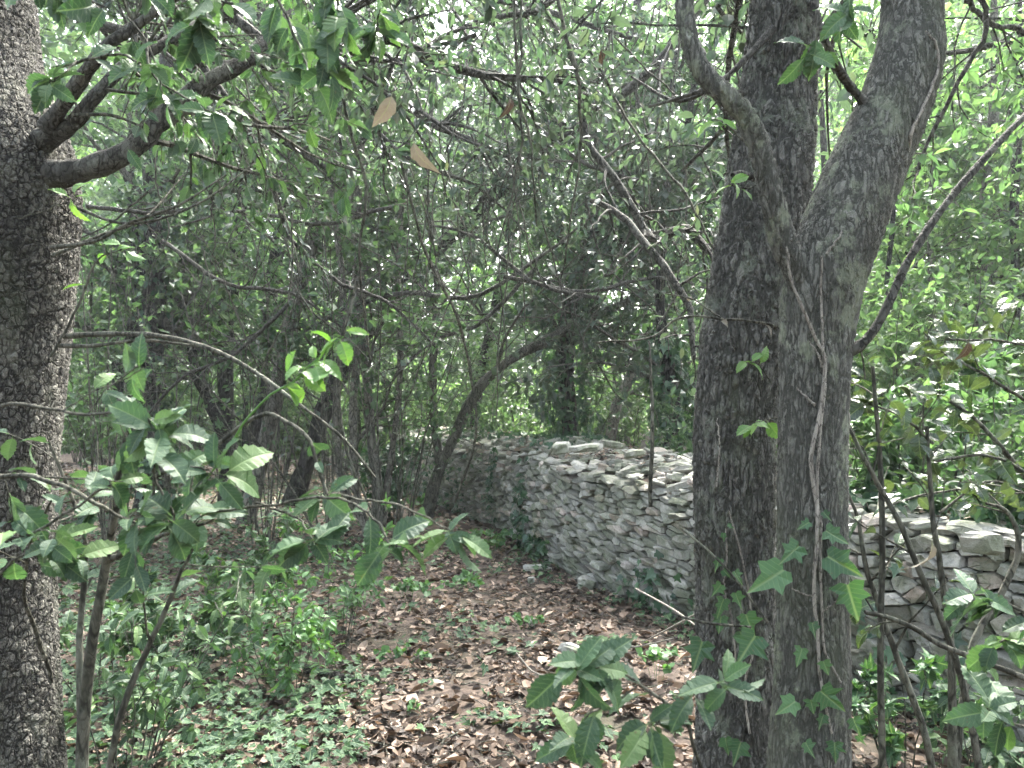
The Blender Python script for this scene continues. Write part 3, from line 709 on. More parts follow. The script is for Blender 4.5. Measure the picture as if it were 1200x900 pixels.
ivy_plant('thin climbing ivy with small leaves low on the rear furrowed trunk',
    [[(878, 860, yr, 1.4), (873, 800, yr, 1.3), (882, 760, yr, 1.3), (878, 700, yr, 1.3), (868, 650, yr, 1.1), (855, 600, yr, .8)], [(848, 690, yr, 1), (852, 650, yr, .9), (850, 620, yr, .7)],
     [(862, 780, yr, 1), (858, 730, yr, 1), (848, 690, yr, 1)], [(840, 570, yr, 1), (843, 520, yr, .9), (840, 490, yr, .6)]],
    [(848, 625, 2.4, 10, 0), (853, 615, 2.4, 9, 60), (843, 655, 2.4, 16, -20), (861, 670, 2.38, 18, 30), (845, 685, 2.4, 18, -40), (862, 695, 2.38, 20, 20), (848, 702, 2.38, 26, -20), (845, 722, 2.38, 22, -10), (874, 720, 2.36, 30, 20), (823, 752, 2.36, 38, -20), (867, 740, 2.38, 22, 30), (835, 805, 2.37, 16, 10), (850, 865, 2.38, 20, 10), (868, 870, 2.37, 28, -20), (848, 668, 2.4, 12, 40)])

# ------------------------------------------------------------------ woodland trees behind
def wood_tree(label, paths, bmat=B_dark, leafmat=M_mid, n1=12, n2=7, n3=4, nl=13, L=2.0, size=.07, tmpl=TR, t0=.35, ext=True, name='woodland_tree', cat='tree', group=None, droop=.2, twigs_only=False, lift=.15, foot=None):
    """paths: list of (px,py,Y,r px) polylines from the ground up; first is the main stem"""
    size = size * 1.25; b0 = W(*paths[0][0][:3]); root = empty(name, (b0[0], b0[1], 0), label, cat, group)
    b = Buf(); Ps = []; Rs = []
    for k, pth in enumerate(paths):
        q = np.array([(*W(a, b_, c), r_ / FOC * c) for a, b_, c, r_ in pth])
        if k == 0 or foot: q = np.vstack([[q[0, 0], q[0, 1], -.08, q[0, 3] * 1.35], q]) if q[0, 2] > .02 else q
        q = spline(q, 24); q[:, :3] += np.cumsum(rng.normal(size=(24, 3)) * .006, 0); q[:, 3] *= 1 + .07 * rng.normal(size=24)
        tubes(b, q[None, :, :3], q[None, :, 3], 10); Ps.append(q[:, :3]); Rs.append(q[:, 3])
    b.build('trunk', bmat, root, smooth=True)
    P = np.stack(Ps); R = np.stack(Rs)
    P1, R1 = grow(P, R, n1, t0, 1, L, (30, 85), .4, 8, .16, 0, lift)
    P2, R2 = grow(P1, R1, n2, .15, 1, L * .5, (30, 75), .5, 6, .18, .02)
    P3, R3 = grow(P2, R2, n3, .1, 1, L * .24, (25, 75), .5, 4, .22, .05)
    c = Buf(); tubes(c, P1, np.maximum(R1, .007), 6); tubes(c, P2, np.maximum(R2, .004), 4); tubes(c, P3, np.maximum(R3, .002), 3)
    c.build('branches', B_twig, root)
    if nl:
        d = Buf(); leaves_on(d, P3, nl, .1, size, tmpl, droop, .85); d.build('crown', leafmat, root)
    return P, R, root

def stem_ivy(P, R, t0, t1, n, rad, label, size=.10):
    N = len(P); t = rng.uniform(t0, t1, n) * (N - 1.001); i = t.astype(int); f = (t - i)[:, None]
    c = P[i] * (1 - f) + P[i + 1] * f; a = rng.uniform(0, 6.283, n)
    o = np.column_stack([np.cos(a), np.sin(a), np.zeros(n)]); thick = rad * (.7 + .5 * np.sin(t * 1.7) ** 2) * rng.uniform(.7, 1.2, n)
    pos = c + o * (R[i] + thick)[:, None]
    b = Buf(); d = o * .35 + np.array([0, 0, -1]) + .4 * rng.normal(size=(n, 3)); w = rng.integers(0, 4, n)
    nn = o + np.array([0, 0, .4]) + .3 * rng.normal(size=(n, 3)); s = size * rng.uniform(.55, 1.25, n)
    root = empty('trunk_ivy', P[0], label, 'ivy')
    for q in range(4): m = w == q; leaves(b, pos[m], d[m], nn[m], s[m], TIV[q])
    b.build('leaves', M_ivy, root)
    m = 14; u = np.linspace(t0, t1, m) * (N - 1.001); i = u.astype(int); q = P[i]
    sb = Buf()
    for k in range(3): th = k * 2 + u * .3; tubes(sb, q + np.column_stack([np.cos(th), np.sin(th), 0 * th]) * (R[i] + .015)[:, None], np.full(m, .012), 5)
    sb.build('stem', B_twig, root)

F_L = dict(leafmat=M_mid)
P1_, R1_, _ = wood_tree('thick blackish trunk just right of the big left oak, half hidden in ivy', [[(180, 603, 10.7, 20), (178, 520, 10.7, 17), (176, 400, 10.7, 15), (182, 280, 10.7, 12), (178, 170, 10.8, 9), (200, 40, 11, 7), (210, -100, 11, 5)], [(170, 520, 10.7, 18), (150, 440, 10.6, 17), (158, 400, 10.6, 14), (165, 330, 10.6, 9), (150, 200, 10.6, 6)]], size=.09, n1=10)
stem_ivy(P1_[0], R1_[0], .05, .75, 900, .12, 'dark ivy wrapped round the thick blackish trunk beside the big left oak', .11)
wood_tree('dark straight trunk with a curved side stem joining low, left of centre', [[(268, 592, 11.4, 11), (270, 520, 11.4, 9), (268, 430, 11.4, 9), (272, 360, 11.4, 9), (287, 270, 11.4, 9), (300, 190, 11.4, 8), (310, 60, 11.6, 6), (320, -80, 12, 4)], [(268, 560, 11.4, 9), (262, 505, 11.3, 8), (243, 460, 11.3, 7), (230, 430, 11.2, 6), (215, 330, 11.2, 4)]], leafmat=M_bright, size=.09, t0=.55)
wood_tree('dark slim trunk kinked at its middle, between the straight dark one and the pale one', [[(294, 580, 12, 11), (300, 510, 12, 10), (312, 455, 12, 8), (315, 380, 12, 8), (325, 290, 12, 7), (344, 205, 12, 6), (362, 140, 12, 5), (380, 0, 12.2, 4)], [(318, 340, 12, 6), (335, 250, 12, 5), (330, 100, 12, 4)]], leafmat=M_bright, size=.09, t0=.55)
wood_tree('pale mottled trunk leaning right, left of the wall', [[(288, 612, 9.4, 11), (303, 560, 9.4, 10), (318, 490, 9.4, 9), (332, 420, 9.4, 9), (348, 350, 9.4, 8), (362, 310, 9.4, 7), (385, 220, 9.6, 6), (420, 80, 9.9, 4)]], bmat=B_pale, leafmat=M_mid, n1=9, size=.075)
wood_tree('dark trunk bowing far to the right over the leaf litter, in the left-centre thicket', [[(342, 592, 11.4, 12), (360, 540, 11.4, 11), (385, 470, 11.4, 10), (420, 405, 11.4, 10), (470, 340, 11.2, 9), (520, 285, 11, 8), (580, 230, 10.8, 6), (660, 150, 10.6, 4)]], leafmat=M_holm, size=.075, n1=8)
wood_tree('multi-stemmed greyish tree with slender vertical stems left of the wall end', [[(440, 628, 8.8, 7), (442, 560, 8.8, 6), (430, 480, 8.8, 5.5), (425, 380, 8.8, 5), (420, 250, 8.8, 4), (432, 90, 9, 3)], [(432, 625, 8.7, 6), (417, 560, 8.7, 5), (414, 470, 8.7, 5), (420, 380, 8.7, 4), (412, 200, 8.7, 3), (400, 60, 8.8, 2)],
    [(436, 625, 8.9, 5), (400, 560, 8.8, 5), (396, 460, 8.8, 4), (404, 350, 8.8, 4), (385, 180, 8.8, 3), (370, 60, 8.8, 2)], [(446, 625, 8.9, 5), (456, 540, 8.9, 4), (466, 430, 8.9, 4), (465, 300, 8.9, 3.5), (480, 120, 9, 2.5), (476, 0, 9, 2)]], bmat=B_pale, leafmat=M_mid, n1=6, size=.075, foot=True)
wood_tree('dark trunk leaning strongly right across the far wall end, with an upright fork', [[(500, 612, 9.7, 7.5), (512, 560, 9.7, 6.5), (536, 505, 9.7, 6.2), (560, 455, 9.7, 6), (600, 418, 9.8, 5.5), (650, 390, 9.9, 5), (695, 368, 10, 5), (750, 340, 10.2, 3.5), (830, 280, 10.6, 2.5)], [(517, 550, 9.7, 6), (508, 500, 9.7, 5), (507, 430, 9.7, 4.5), (512, 330, 9.7, 4), (500, 200, 9.8, 3), (520, 60, 10, 2)]], leafmat=M_holm, n1=8, size=.07, lift=.3, bmat=B_twig)
P8, R8, _ = wood_tree('ivy-laden upright tree behind the middle of the wall with a dense dark crown', [[(667, 560, 11, 10), (667, 500, 11, 9), (664, 440, 11, 9), (668, 360, 11, 10), (690, 280, 11, 9), (720, 200, 11, 8), (740, 90, 11, 6), (750, -40, 11, 4)], [(690, 300, 11, 7), (740, 270, 10.6, 6), (790, 200, 10.3, 4), (810, 100, 10, 3)]], leafmat=M_ivyc, size=.10, n1=15, n3=5, nl=12, tmpl=TM, L=1.8, t0=.4)
stem_ivy(P8[0], R8[0], .22, .62, 1100, .22, 'thick coat of ivy hanging on the upright tree behind the middle of the wall', .11)
P9, R9, _ = wood_tree('slim dark trunk in ivy just left of the furrowed twin, behind the wall', [[(770, 600, 9, 10), (785, 540, 9, 10), (790, 480, 9, 8), (782, 420, 9, 7), (776, 350, 9, 6), (780, 260, 9, 5), (790, 120, 9.2, 4), (800, 0, 9.4, 3)]], leafmat=M_holm, size=.08, n1=10)
stem_ivy(P9[0], R9[0], .12, .55, 700, .16, 'ivy sleeve round the slim dark trunk left of the furrowed twin', .11)
wood_tree('pale slanting trunk far behind the wall between the two ivy-clad ones', [[(712, 540, 15, 7), (722, 480, 15, 7), (742, 430, 15, 6), (752, 380, 15, 5), (770, 260, 15, 4), (760, 100, 15, 3)]], bmat=B_pale, leafmat=M_bright, size=.10)
wood_tree('pale grey upright trunk in the bright woods right of the twins', [[(1120, 560, 9, 7), (1128, 480, 9, 7), (1145, 400, 9, 7), (1153, 300, 9, 6), (1155, 220, 9, 5.5), (1166, 100, 9, 5), (1160, -40, 9, 4)]], bmat=B_pale, leafmat=M_bright, size=.085, n1=9)
wood_tree('dark thin upright trunk at the right edge of the photo', [[(1180, 560, 8, 6), (1185, 440, 8, 5.5), (1190, 350, 8, 5), (1188, 240, 8, 5), (1195, 120, 8, 4), (1192, -40, 8, 3)]], leafmat=M_mid, size=.08, n1=9)
wood_tree('slender leaning trunk seen between the right twin and the pale grey trunk', [[(1060, 560, 10.5, 5), (1075, 440, 10.5, 5), (1060, 330, 10.5, 4), (1075, 220, 10.5, 4), (1090, 100, 10.5, 3.5), (1095, -20, 10.6, 3)]], leafmat=M_bright, size=.085)
wood_tree('thin grey trunk framed between the twin trunks', [[(935, 560, 12, 6), (945, 400, 12, 5), (965, 250, 12, 4), (960, 80, 12, 3)]], leafmat=M_bright, size=.09)
wood_tree('dark trunk in the thicket right of the ivy-laden crown', [[(560, 580, 13, 8), (556, 480, 13, 7), (575, 380, 13, 6), (600, 240, 13, 5), (590, 100, 13, 4), (610, -40, 13, 3)]], leafmat=M_mid, size=.09, n1=14)

wood_tree('pale slim pole of a tree just right of the forked trunk, in the bright wood', [[(1088, 560, 8.5, 4), (1094, 400, 8.5, 4), (1090, 250, 8.5, 4), (1100, 120, 8.5, 3.5), (1096, -30, 8.5, 3)]], bmat=B_pale, leafmat=M_bright, size=.07, n1=6)
wood_tree('pale slim pole of a tree near the right edge with a slight lean', [[(1150, 580, 11, 5), (1160, 400, 11, 5), (1170, 200, 11, 5), (1178, 60, 11, 4), (1170, -30, 11, 3)]], bmat=B_pale, leafmat=M_bright, size=.08, n1=7)
wood_tree('very thin dark pole of a tree right of the forked trunk', [[(1030, 560, 7.5, 3), (1034, 400, 7.5, 3), (1050, 200, 7.5, 2.6), (1060, 0, 7.5, 2)]], leafmat=M_bright, size=.07, n1=6)
# farther trees: one kind, many individuals
far_spots = []
rr = random.Random(3)
for (y0, y1, n) in ((13, 17, 8), (17, 23, 10), (23, 31, 12)):
    for k in range(n):
        y = rr.uniform(y0, y1); x = (k + .5 + rr.uniform(-.35, .35)) / n * 2 - 1; far_spots.append((x * .78 * y, y))
protos = []
for k in range(3):
    x, y = far_spots[k * 8]; px = HX + x / y * FOC
    zpx = lambda z, Y=y: HY - (z - CAMZ) * FOC / Y
    pth = [(px, zpx(0), y, 60 / y), (px + 6, zpx(2), y, 52 / y), (px - 4, zpx(4), y, 44 / y), (px + 8, zpx(7), y, 32 / y), (px + 3, zpx(10.5), y, 14 / y)]
    _, _, root = wood_tree('slender leafy tree among many deep in the background wood', [pth], bmat=B_dark, leafmat=M_bright if k != 1 else M_mid, size=.14, n1=14, n2=7, n3=5, nl=8, L=2.8, t0=.12, group='background woodland trees', lift=.05)
    protos.append((root, list(root.children)))
for i, (x, y) in enumerate(far_spots):
    if i in (0, 8, 16) or (y < 19 and -.30 < x / y < .16): continue
    src, ch = protos[rr.randrange(3)]
    r = src.copy(); C.objects.link(r); r.location = (x, y, 0); r.rotation_euler = (0, 0, rr.uniform(0, 6.28)); s = rr.uniform(.85, 1.2); r.scale = (s, s, s)
    for c_ in ch:
        d = c_.copy(); C.objects.link(d); d.parent = r; d.location = c_.location

for (x, y) in [(-4, -4.5), (2.5, -5.5), (7, -3.5), (-8, -2), (-1, -9), (5.5, -10), (-6, -9.5), (-9, 3.5), (8.5, 2), (-11, 9), (12, 5), (10, -8), (-12, -6), (1, -14)]:  # mostly unseen copies added beside and behind the camera to shade the foreground
    src, ch = protos[rr.randrange(3)]
    r = src.copy(); C.objects.link(r); r.location = (x, y, 0); r.rotation_euler = (0, 0, rr.uniform(0, 6.28))
    for c_ in ch:
        d = c_.copy(); C.objects.link(d); d.parent = r; d.location = c_.location
def far_wood():
    b = Buf(); n = 190000; a = rng.uniform(-1, 1, n) * .85; y = rng.uniform(31, 46, n); x = a * y
    zc = rng.uniform(0, 1, n) ** 1.0 * (23 + 4 * np.sin(x * .35) + 3 * np.sin(x * 1.1 + 1)); pos = np.column_stack([x, y, zc])
    keep = np.array([noise.noise(Vector((p[0] * .4, p[1] * .4, p[2] * .4))) > -.22 for p in pos]); pos = pos[keep]; n = len(pos)
    leaves(b, pos, rng.normal(size=(n, 3)), rng.normal(size=(n, 3)) + (0, 0, .8), .40 * rng.uniform(.6, 1.4, n), TR)
    tag(b.build('distant_woodland', M_bright), 'far green wall of woodland closing the view', 'woodland', kind='stuff')
far_wood()

# ------------------------------------------------------------------ shrubs and thickets
def shrub(name, label, px, Y, nst, H, leafmat, size, nl, spread=.5, py0=None, r0=.010, tmpl=TR, n2=7, n3=5, group=None, bmat=B_twig, lean=(0, 0), cat='shrub', seed=0):
    x = (px - HX) / FOC * Y; z0 = gz(x, Y); root = empty(name, (x, Y, z0), label, cat, group)
    P0 = np.zeros((nst, 9, 3)); a = rng.uniform(0, 6.283, nst); t = np.linspace(0, 1, 9)
    ln = rng.uniform(.1, 1, nst) * spread; h = H * rng.uniform(.65, 1.1, nst)
    P0[:, :, 0] = x + .08 * np.cos(a)[:, None] + np.outer(np.cos(a) * ln * H, t ** 1.3) + lean[0] * t
    P0[:, :, 1] = Y + .08 * np.sin(a)[:, None] + np.outer(np.sin(a) * ln * H, t ** 1.3) + lean[1] * t
    P0[:, :, 2] = z0 - .03 + np.outer(h, t ** .9); P0 += np.cumsum(rng.normal(size=P0.shape) * .022 * H / 3, 1)
    R0 = (r0 * rng.uniform(.6, 1.3, nst))[:, None] * np.linspace(1, .3, 9)[None]
    P2, R2 = grow(P0, R0, n2, .2, 1, H * .28, (25, 75), .5, 6, .18, .02); P3, R3 = grow(P2, R2, n3, .15, 1, H * .12, (25, 75), .55, 4, .22, .06)
    b = Buf(); tubes(b, P0, R0, 6); tubes(b, P2, np.maximum(R2, .0022), 4); tubes(b, P3, np.maximum(R3, .0012), 3); b.build('stems', bmat, root)
    if nl:
        c = Buf(); leaves_on(c, P3, nl, .05, size, tmpl, .15, .8); c.build('leaves', leafmat, root)
    return root
shrub('tangled_shrub', 'bare grey tangle of arching twigs in front of the far wall end', 470, 9.0, 9, 3.4, M_mid, .065, 4, .45, n2=6, n3=3)
shrub('tangled_shrub', 'dense twiggy shrub with small grey-green leaves above the wall notch', 565, 11.6, 8, 3.4, M_mid, .075, 8, .5, n2=6, n3=4)
shrub('tangled_shrub', 'twiggy bush with small leaves between the pale and the bowing trunks', 390, 14.4, 12, 2.4, M_bright, .08, 6, .4)
shrub('tangled_shrub', 'loose leafy bush left of the pale leaning trunk', 225, 14.6, 12, 2.2, M_bright, .08, 6, .45)
shrub('tangled_shrub', 'leafy bush behind the wall left of the ivy-laden tree', 615, 13.2, 9, 2.6, M_bright, .09, 8, .5)
shrub('tangled_shrub', 'bright bush in the clearing behind the wall, left of the furrowed twin', 735, 16, 14, 2.6, M_bright, .10, 9, .6)
shrub('tangled_shrub', 'thin-stemmed leafy bush filling the gap far left of the photo', 110, 11.5, 12, 3.2, M_mid, .07, 7, .45)
shrub('tangled_shrub', 'bright-leaved bush behind the wall right of the front twin', 1035, 6.6, 14, 2.7, M_bright, .075, 10, .5, tmpl=TM)
shrub('tangled_shrub', 'bright-leaved bush behind the wall below the pale grey trunk', 1120, 7.6, 14, 3.0, M_bright, .08, 10, .5, tmpl=TM)
shrub('tangled_shrub', 'bushy mid-green shrub at the right edge behind the wall', 1215, 6.4, 14, 2.9, M_bright, .075, 9, .5, tmpl=TM)
shrub('tangled_shrub', 'low leafy bush seen between the twin trunks above the wall', 925, 8.5, 12, 2.0, M_bright, .08, 9, .5, tmpl=TM)
shrub('tangled_shrub', 'low dark bush against the rear side of the wall at the right', 1100, 5.6, 14, 1.35, M_ivy, .08, 9, .5, tmpl=TM)
shrub('tangled_shrub', 'low leafy tangle on the wall side left of the furrowed twin', 800, 7.6, 10, 1.5, M_mid, .06, 5, .6)
for i, (px, Y) in enumerate([(60, 14), (330, 15.5), (450, 14.5), (840, 13.5), (1010, 12), (1180, 12), (-40, 11), (700, 20), (520, 18), (980, 17), (1280, 10)]):
    shrub('understorey_shrub', 'leafy green bush deep in the undergrowth of the background wood', px, Y, 12, 3.0, M_bright if i % 3 else M_mid, .10, 10, .55, group='background bushes')

shrub('sapling_clump', 'clump of thin pale bare stems between the dark trunks, left', 215, 8.6, 8, 3.6, M_mid, .07, 2, .4, n2=4, n3=2, r0=.013)
shrub('sapling_clump', 'clump of thin leaning stems in front of the dark kinked trunk', 310, 8.0, 9, 3.4, M_mid, .07, 2, .45, n2=4, n3=2, r0=.012)
shrub('sapling_clump', 'crowded slender stems right of the pale leaning trunk', 390, 7.6, 8, 3.6, M_holm, .065, 2, .5, n2=4, n3=2, r0=.012)
shrub('sapling_clump', 'upright bunch of pale thin stems just left of the wall end', 450, 7.8, 8, 3.4, M_holm, .065, 2, .5, n2=4, n3=2, r0=.013)
shrub('sapling_clump', 'thin stems with small leaves beside the big left oak, behind it', 130, 7.2, 12, 3.0, M_mid, .07, 5, .3, n2=4, n3=3, r0=.010)
for i, (px, Y) in enumerate([(20, 15), (120, 16), (190, 17), (260, 15.5), (310, 17.5), (370, 16), (420, 18), (500, 16), (560, 19), (640, 17), (90, 20), (230, 21), (400, 22)]):
    shrub('undergrowth_bush', 'low green bush among many covering the floor far back in the wood', px, Y, 10, 1.7, M_bright if i % 2 else M_mid, .11, 10, .6, group='low bushes far back')
# holm foliage hanging in the upper part of the view: low boughs of neighbouring trees
def bough(label, pth, n2, n3, nl, leafmat, size, L2=.8, tmpl=TM, droop=.4, name='overhanging_bough', grav=.03, group=None):
    p0 = W(*pth[0][:3]); root = empty(name, p0, label, 'branch', group)
    p, r = seg(pth, 22); b = Buf(); p = p + np.cumsum(rng.normal(size=p.shape) * .006, 1); tubes(b, p, r, 8); 
    P2, R2 = grow(p, r, n2, .05, 1, L2, (25, 80), .45, 7, .15, grav); P3, R3 = grow(P2, R2, n3, .1, 1, L2 * .4, (25, 75), .5, 5, .2, grav * 2)
    tubes(b, P2, np.maximum(R2, .0022), 5); tubes(b, P3, np.maximum(R3, .0013), 3); b.build('wood', B_limb, root, smooth=True)
    if nl: c = Buf(); leaves_on(c, P3, nl, .1, size, tmpl, droop, .7, ncam=.25); c.build('leaves', leafmat, root)
bough('long dark bough sweeping from top left down to the middle, with grey-green leaves', [(270, 15, 3.4, 6), (335, 62, 3.4, 6), (400, 30, 3.6, 7), (433, 42, 3.7, 7), (475, 60, 3.9, 6.5), (527, 88, 4.1, 6), (587, 98, 4.3, 4.5), (650, 100, 4.5, 3), (720, 120, 4.7, 2)], 26, 7, 8, M_holm, .06)
bough('slim bough rising from the centre of the canopy to the upper right', [(560, 40, 4.6, 3), (500, 55, 4.6, 2), (560, 26, 4.6, 3), (640, 0, 4.7, 4), (700, -60, 4.8, 5)], 18, 6, 8, M_holm, .055)
bough('arching bough reaching down towards the wall from the upper middle', [(610, -40, 5.2, 4), (683, 90, 5, 4), (685, 160, 5, 4.5), (722, 210, 4.9, 5), (762, 275, 4.8, 5), (800, 262, 4.7, 5), (835, 290, 4.6, 4)], 20, 6, 5, M_holm, .05)
bough('bare bough curving down from beside the furrowed twin to the wall', [(690, 235, 4.7, 3), (722, 255, 4.6, 4), (755, 300, 4.4, 4.5), (782, 328, 4.3, 4.5), (797, 373, 4.2, 4), (800, 420, 4.1, 3)], 10, 4, 2, M_holm, .05, L2=.5)
bough('leafy bough high in the centre left, darker leaves against white sky gaps', [(340, -60, 6, 8), (420, 60, 6.2, 7), (500, 130, 6.5, 6), (560, 160, 6.8, 4), (620, 180, 7, 3)], 30, 8, 9, M_holm, .06, L2=1.1)
bough('leafy bough high above the wall, darker leaves, right of the sky gaps', [(860, -60, 6.5, 7), (780, 60, 6.7, 6), (700, 130, 7, 5), (620, 180, 7.3, 4), (560, 230, 7.6, 3)], 30, 8, 9, M_holm, .06, L2=1.1)
bough('crossing bough with thin leaves in the upper left thicket', [(90, 20, 5, 7), (200, 60, 5.3, 6), (300, 150, 5.6, 5), (380, 200, 6, 3)], 26, 7, 8, M_mid, .06, L2=.9)
bough('drooping leafy bough behind the big left oak limb', [(170, -60, 4.2, 6), (230, 60, 4.4, 5), (290, 150, 4.6, 4), (340, 260, 4.8, 2.5)], 22, 6, 6, M_holm, .055, L2=.8)
bough('dark low bough crossing right to left in the middle thicket', [(700, 250, 8, 1), (640, 300, 8, 2), (560, 350, 8, 2.6), (480, 345, 8.1, 2.8), (420, 362, 8.2, 2.4), (340, 400, 8.4, 1.6)], 14, 6, 4, M_holm, .06, L2=.9)
bough('thin dark bough hanging from the top right across the bright woods', [(1130, -30, 3.0, 3), (1158, 27, 3.0, 3), (1120, 103, 3.0, 2.6), (1083, 183, 3.0, 2), (1070, 215, 3.0, 1.5)], 10, 4, 4, M_mid, .05, L2=.5)
bough('high leafy bough closing the sky above the left oak limbs', [(-60, 20, 5.5, 6), (80, -10, 5.7, 5), (220, 10, 6, 4), (340, 60, 6.3, 2.5)], 34, 8, 9, M_holm, .065, L2=1.1)
bough('high leafy bough closing the sky over the top centre', [(330, -50, 7, 6), (480, -20, 7.2, 5), (620, 10, 7.5, 4), (740, 50, 7.8, 2.5)], 36, 8, 9, M_holm, .065, L2=1.2)
bough('thin bough at the top right corner crossing to the edge', [(1130, 0, 3.2, 3), (1158, 27, 3.2, 3), (1200, 35, 3.2, 2.5), (1260, 60, 3.2, 2)], 8, 5, 5, M_mid, .05, L2=.5)
bough('leafy bough above the front twin, seen against bright leaves', [(1300, -40, 4.5, 5), (1200, 40, 4.8, 4), (1120, 60, 5, 3), (1020, 40, 5.3, 2)], 22, 7, 8, M_bright, .065, L2=.9)

for k, (x, y, Y) in enumerate([(420, 330, 6.5), (330, 250, 6), (520, 200, 6.4), (600, 300, 7.5), (300, 330, 7), (650, 160, 6.8), (230, 230, 5.6), (540, 380, 8), (720, 330, 7.6), (250, 420, 7.5)]):
    a = rng.uniform(-.9, .9) + (math.pi if k % 2 else 0); dx, dy = 130 * math.cos(a), 90 * math.sin(a)
    bough('bare grey branch full of dead twigs in the middle thicket', [(x - dx, y - dy, Y, 2.6), (x - dx * .3, y - dy * .3 + 15, Y, 2.4), (x + dx * .4, y + dy * .4 - 5, Y + .2, 2), (x + dx, y + dy + 10, Y + .4, 1)], 12, 5, 0, M_holm, .05, L2=.8, name='bare_branch', group='bare twiggy branches in the thicket')
# hanging vines
def vine(label, pth, group=None):
    p, r = seg(pth, 26); p = p + np.cumsum(rng.normal(size=p.shape) * .004, 1); b = Buf(); tubes(b, p, r, 6)
    o = b.build('hanging_vine', B_twig, smooth=True); tag(o, label, 'vine', group)
vine('dark vine dropping straight from the top of the photo, centre, left strand', [(604, -40, 3.6, 1.8), (606, 40, 3.6, 1.8), (609, 105, 3.6, 1.8), (614, 160, 3.6, 1.5), (607, 215, 3.6, 1.4), (590, 295, 3.6, 1)])
vine('dark vine dropping straight from the top of the photo, centre, right strand', [(612, -40, 3.6, 1.8), (613, 40, 3.6, 1.6), (612, 110, 3.6, 1.8), (626, 180, 3.6, 1.3), (630, 260, 3.7, 1)])
vine('dark vine kinking beside the arching bough, upper middle', [(648, -30, 3.9, 2), (668, 40, 3.9, 2.4), (684, 95, 3.9, 2.2), (683, 165, 4, 1.8), (672, 230, 4, 1.2), (665, 300, 4.1, 1)])
vine('thin vine hanging over the thicket left of centre', [(395, -30, 3.5, 1.5), (402, 120, 3.6, 2), (430, 210, 3.7, 2.2), (425, 300, 3.8, 1.6), (440, 420, 4, 1.2)])
vine('grey vine looping from the thicket down to the wall foot', [(470, 190, 5, 2), (500, 300, 5.2, 2), (535, 370, 5.4, 2), (552, 440, 5.6, 1.8), (556, 520, 5.8, 1.6), (535, 590, 6.2, 1.4)])
vine('pale thin vine arching across the left-centre stems', [(420, 330, 5.6, 2), (400, 420, 5.6, 2.2), (408, 520, 5.7, 2), (440, 600, 5.8, 1.5)])
vine('slack vine slanting behind the curved limb', [(690, 60, 4.3, 1.5), (740, 150, 4.3, 1.5), (800, 230, 4.2, 1.5), (850, 330, 4.1, 1.2)])
vine('thin bare rod standing before the wall left of the furrowed twin', [(763, 606, 5.75, 2.6), (764, 540, 5.6, 2.4), (765, 470, 5.6, 2.0), (764, 405, 5.6, 1.2)])
for k in range(60):
    x = rr.uniform(150, 860); y = rr.uniform(-40, 330); Y = rr.uniform(3.8, 8); l = rr.uniform(90, 260); dx = rr.gauss(0, 55)
    vine('thin bare dead strand hanging among the many in the canopy', [(x, y, Y, rr.uniform(.7, 1.5)), (x + dx * .4 + rr.gauss(0, 8), y + l * .4, Y, 1), (x + dx + rr.gauss(0, 8), y + l * .75, Y, .9), (x + dx * 1.2, y + l, Y, .5)], 'thin dead strands in the canopy')

# ------------------------------------------------------------------ foreground saplings and sprays with large toothed leaves
def sapling(label, stems, leafmat, size, per, t0=.35, name='oak_sapling', cat='sapling', sub=0, bmat=B_twig, cluster=0, ncam=.5, droop=.3, sublen=.25, tm=TT, roots=False):
    p0 = W(*stems[0][0][:3]); root = empty(name, (p0[0], p0[1], max(0, p0[2] if not roots else 0)), label, cat)
    Ps = []; Rs = []; Qs = []
    for s in stems:
        b = Buf(); p, r = seg(s, 20); r = r * .82; p = p + np.cumsum(rng.normal(size=p.shape) * .0018, 1); tubes(b, p, r, 7); Ps.append(p[0]); Rs.append(r[0])
        if sub:
            P2, R2 = grow(p, r, sub, t0, 1, sublen, (30, 70), .5, 6, .12, 0, .1); tubes(b, P2, np.maximum(R2, .0011), 5); Qs.append(P2)
        b.build('stem', bmat, root, smooth=True)
    P, R = np.stack(Ps), np.stack(Rs)
    if sub: Q2 = np.concatenate(Qs)
    c = Buf()
    if per: leaves_on(c, P, per, t0, size, tm, droop, .7, 1.0, .22, ncam)
    if sub: leaves_on(c, Q2, 4, .35, size, tm, droop, .7, 1.0, .22, ncam)
    if cluster:
        E = P[:, -1]; n = cluster * len(E); pos = np.repeat(E, cluster, 0) + rng.normal(size=(n, 3)) * .006
        a = np.tile(np.arange(cluster) * 2.4, len(E)) + rng.uniform(0, 6, n) * .2; d = np.column_stack([np.cos(a), .3 * np.sin(a * 1.7), np.sin(a) * .8 - .15])
        d = d + .28 * rng.normal(size=d.shape); nn = np.column_stack([rng.normal(size=n) * .6, -np.ones(n) * .7 + .4 * rng.normal(size=n), np.ones(n) * .8]); w = rng.integers(0, len(tm), n)
        for q in range(len(tm)): m = w == q; leaves(c, pos[m], d[m], nn[m], size * rng.uniform(.75, 1.2, m.sum()), tm[q])
    if c.n: c.build('leaves', leafmat, root)
    return root
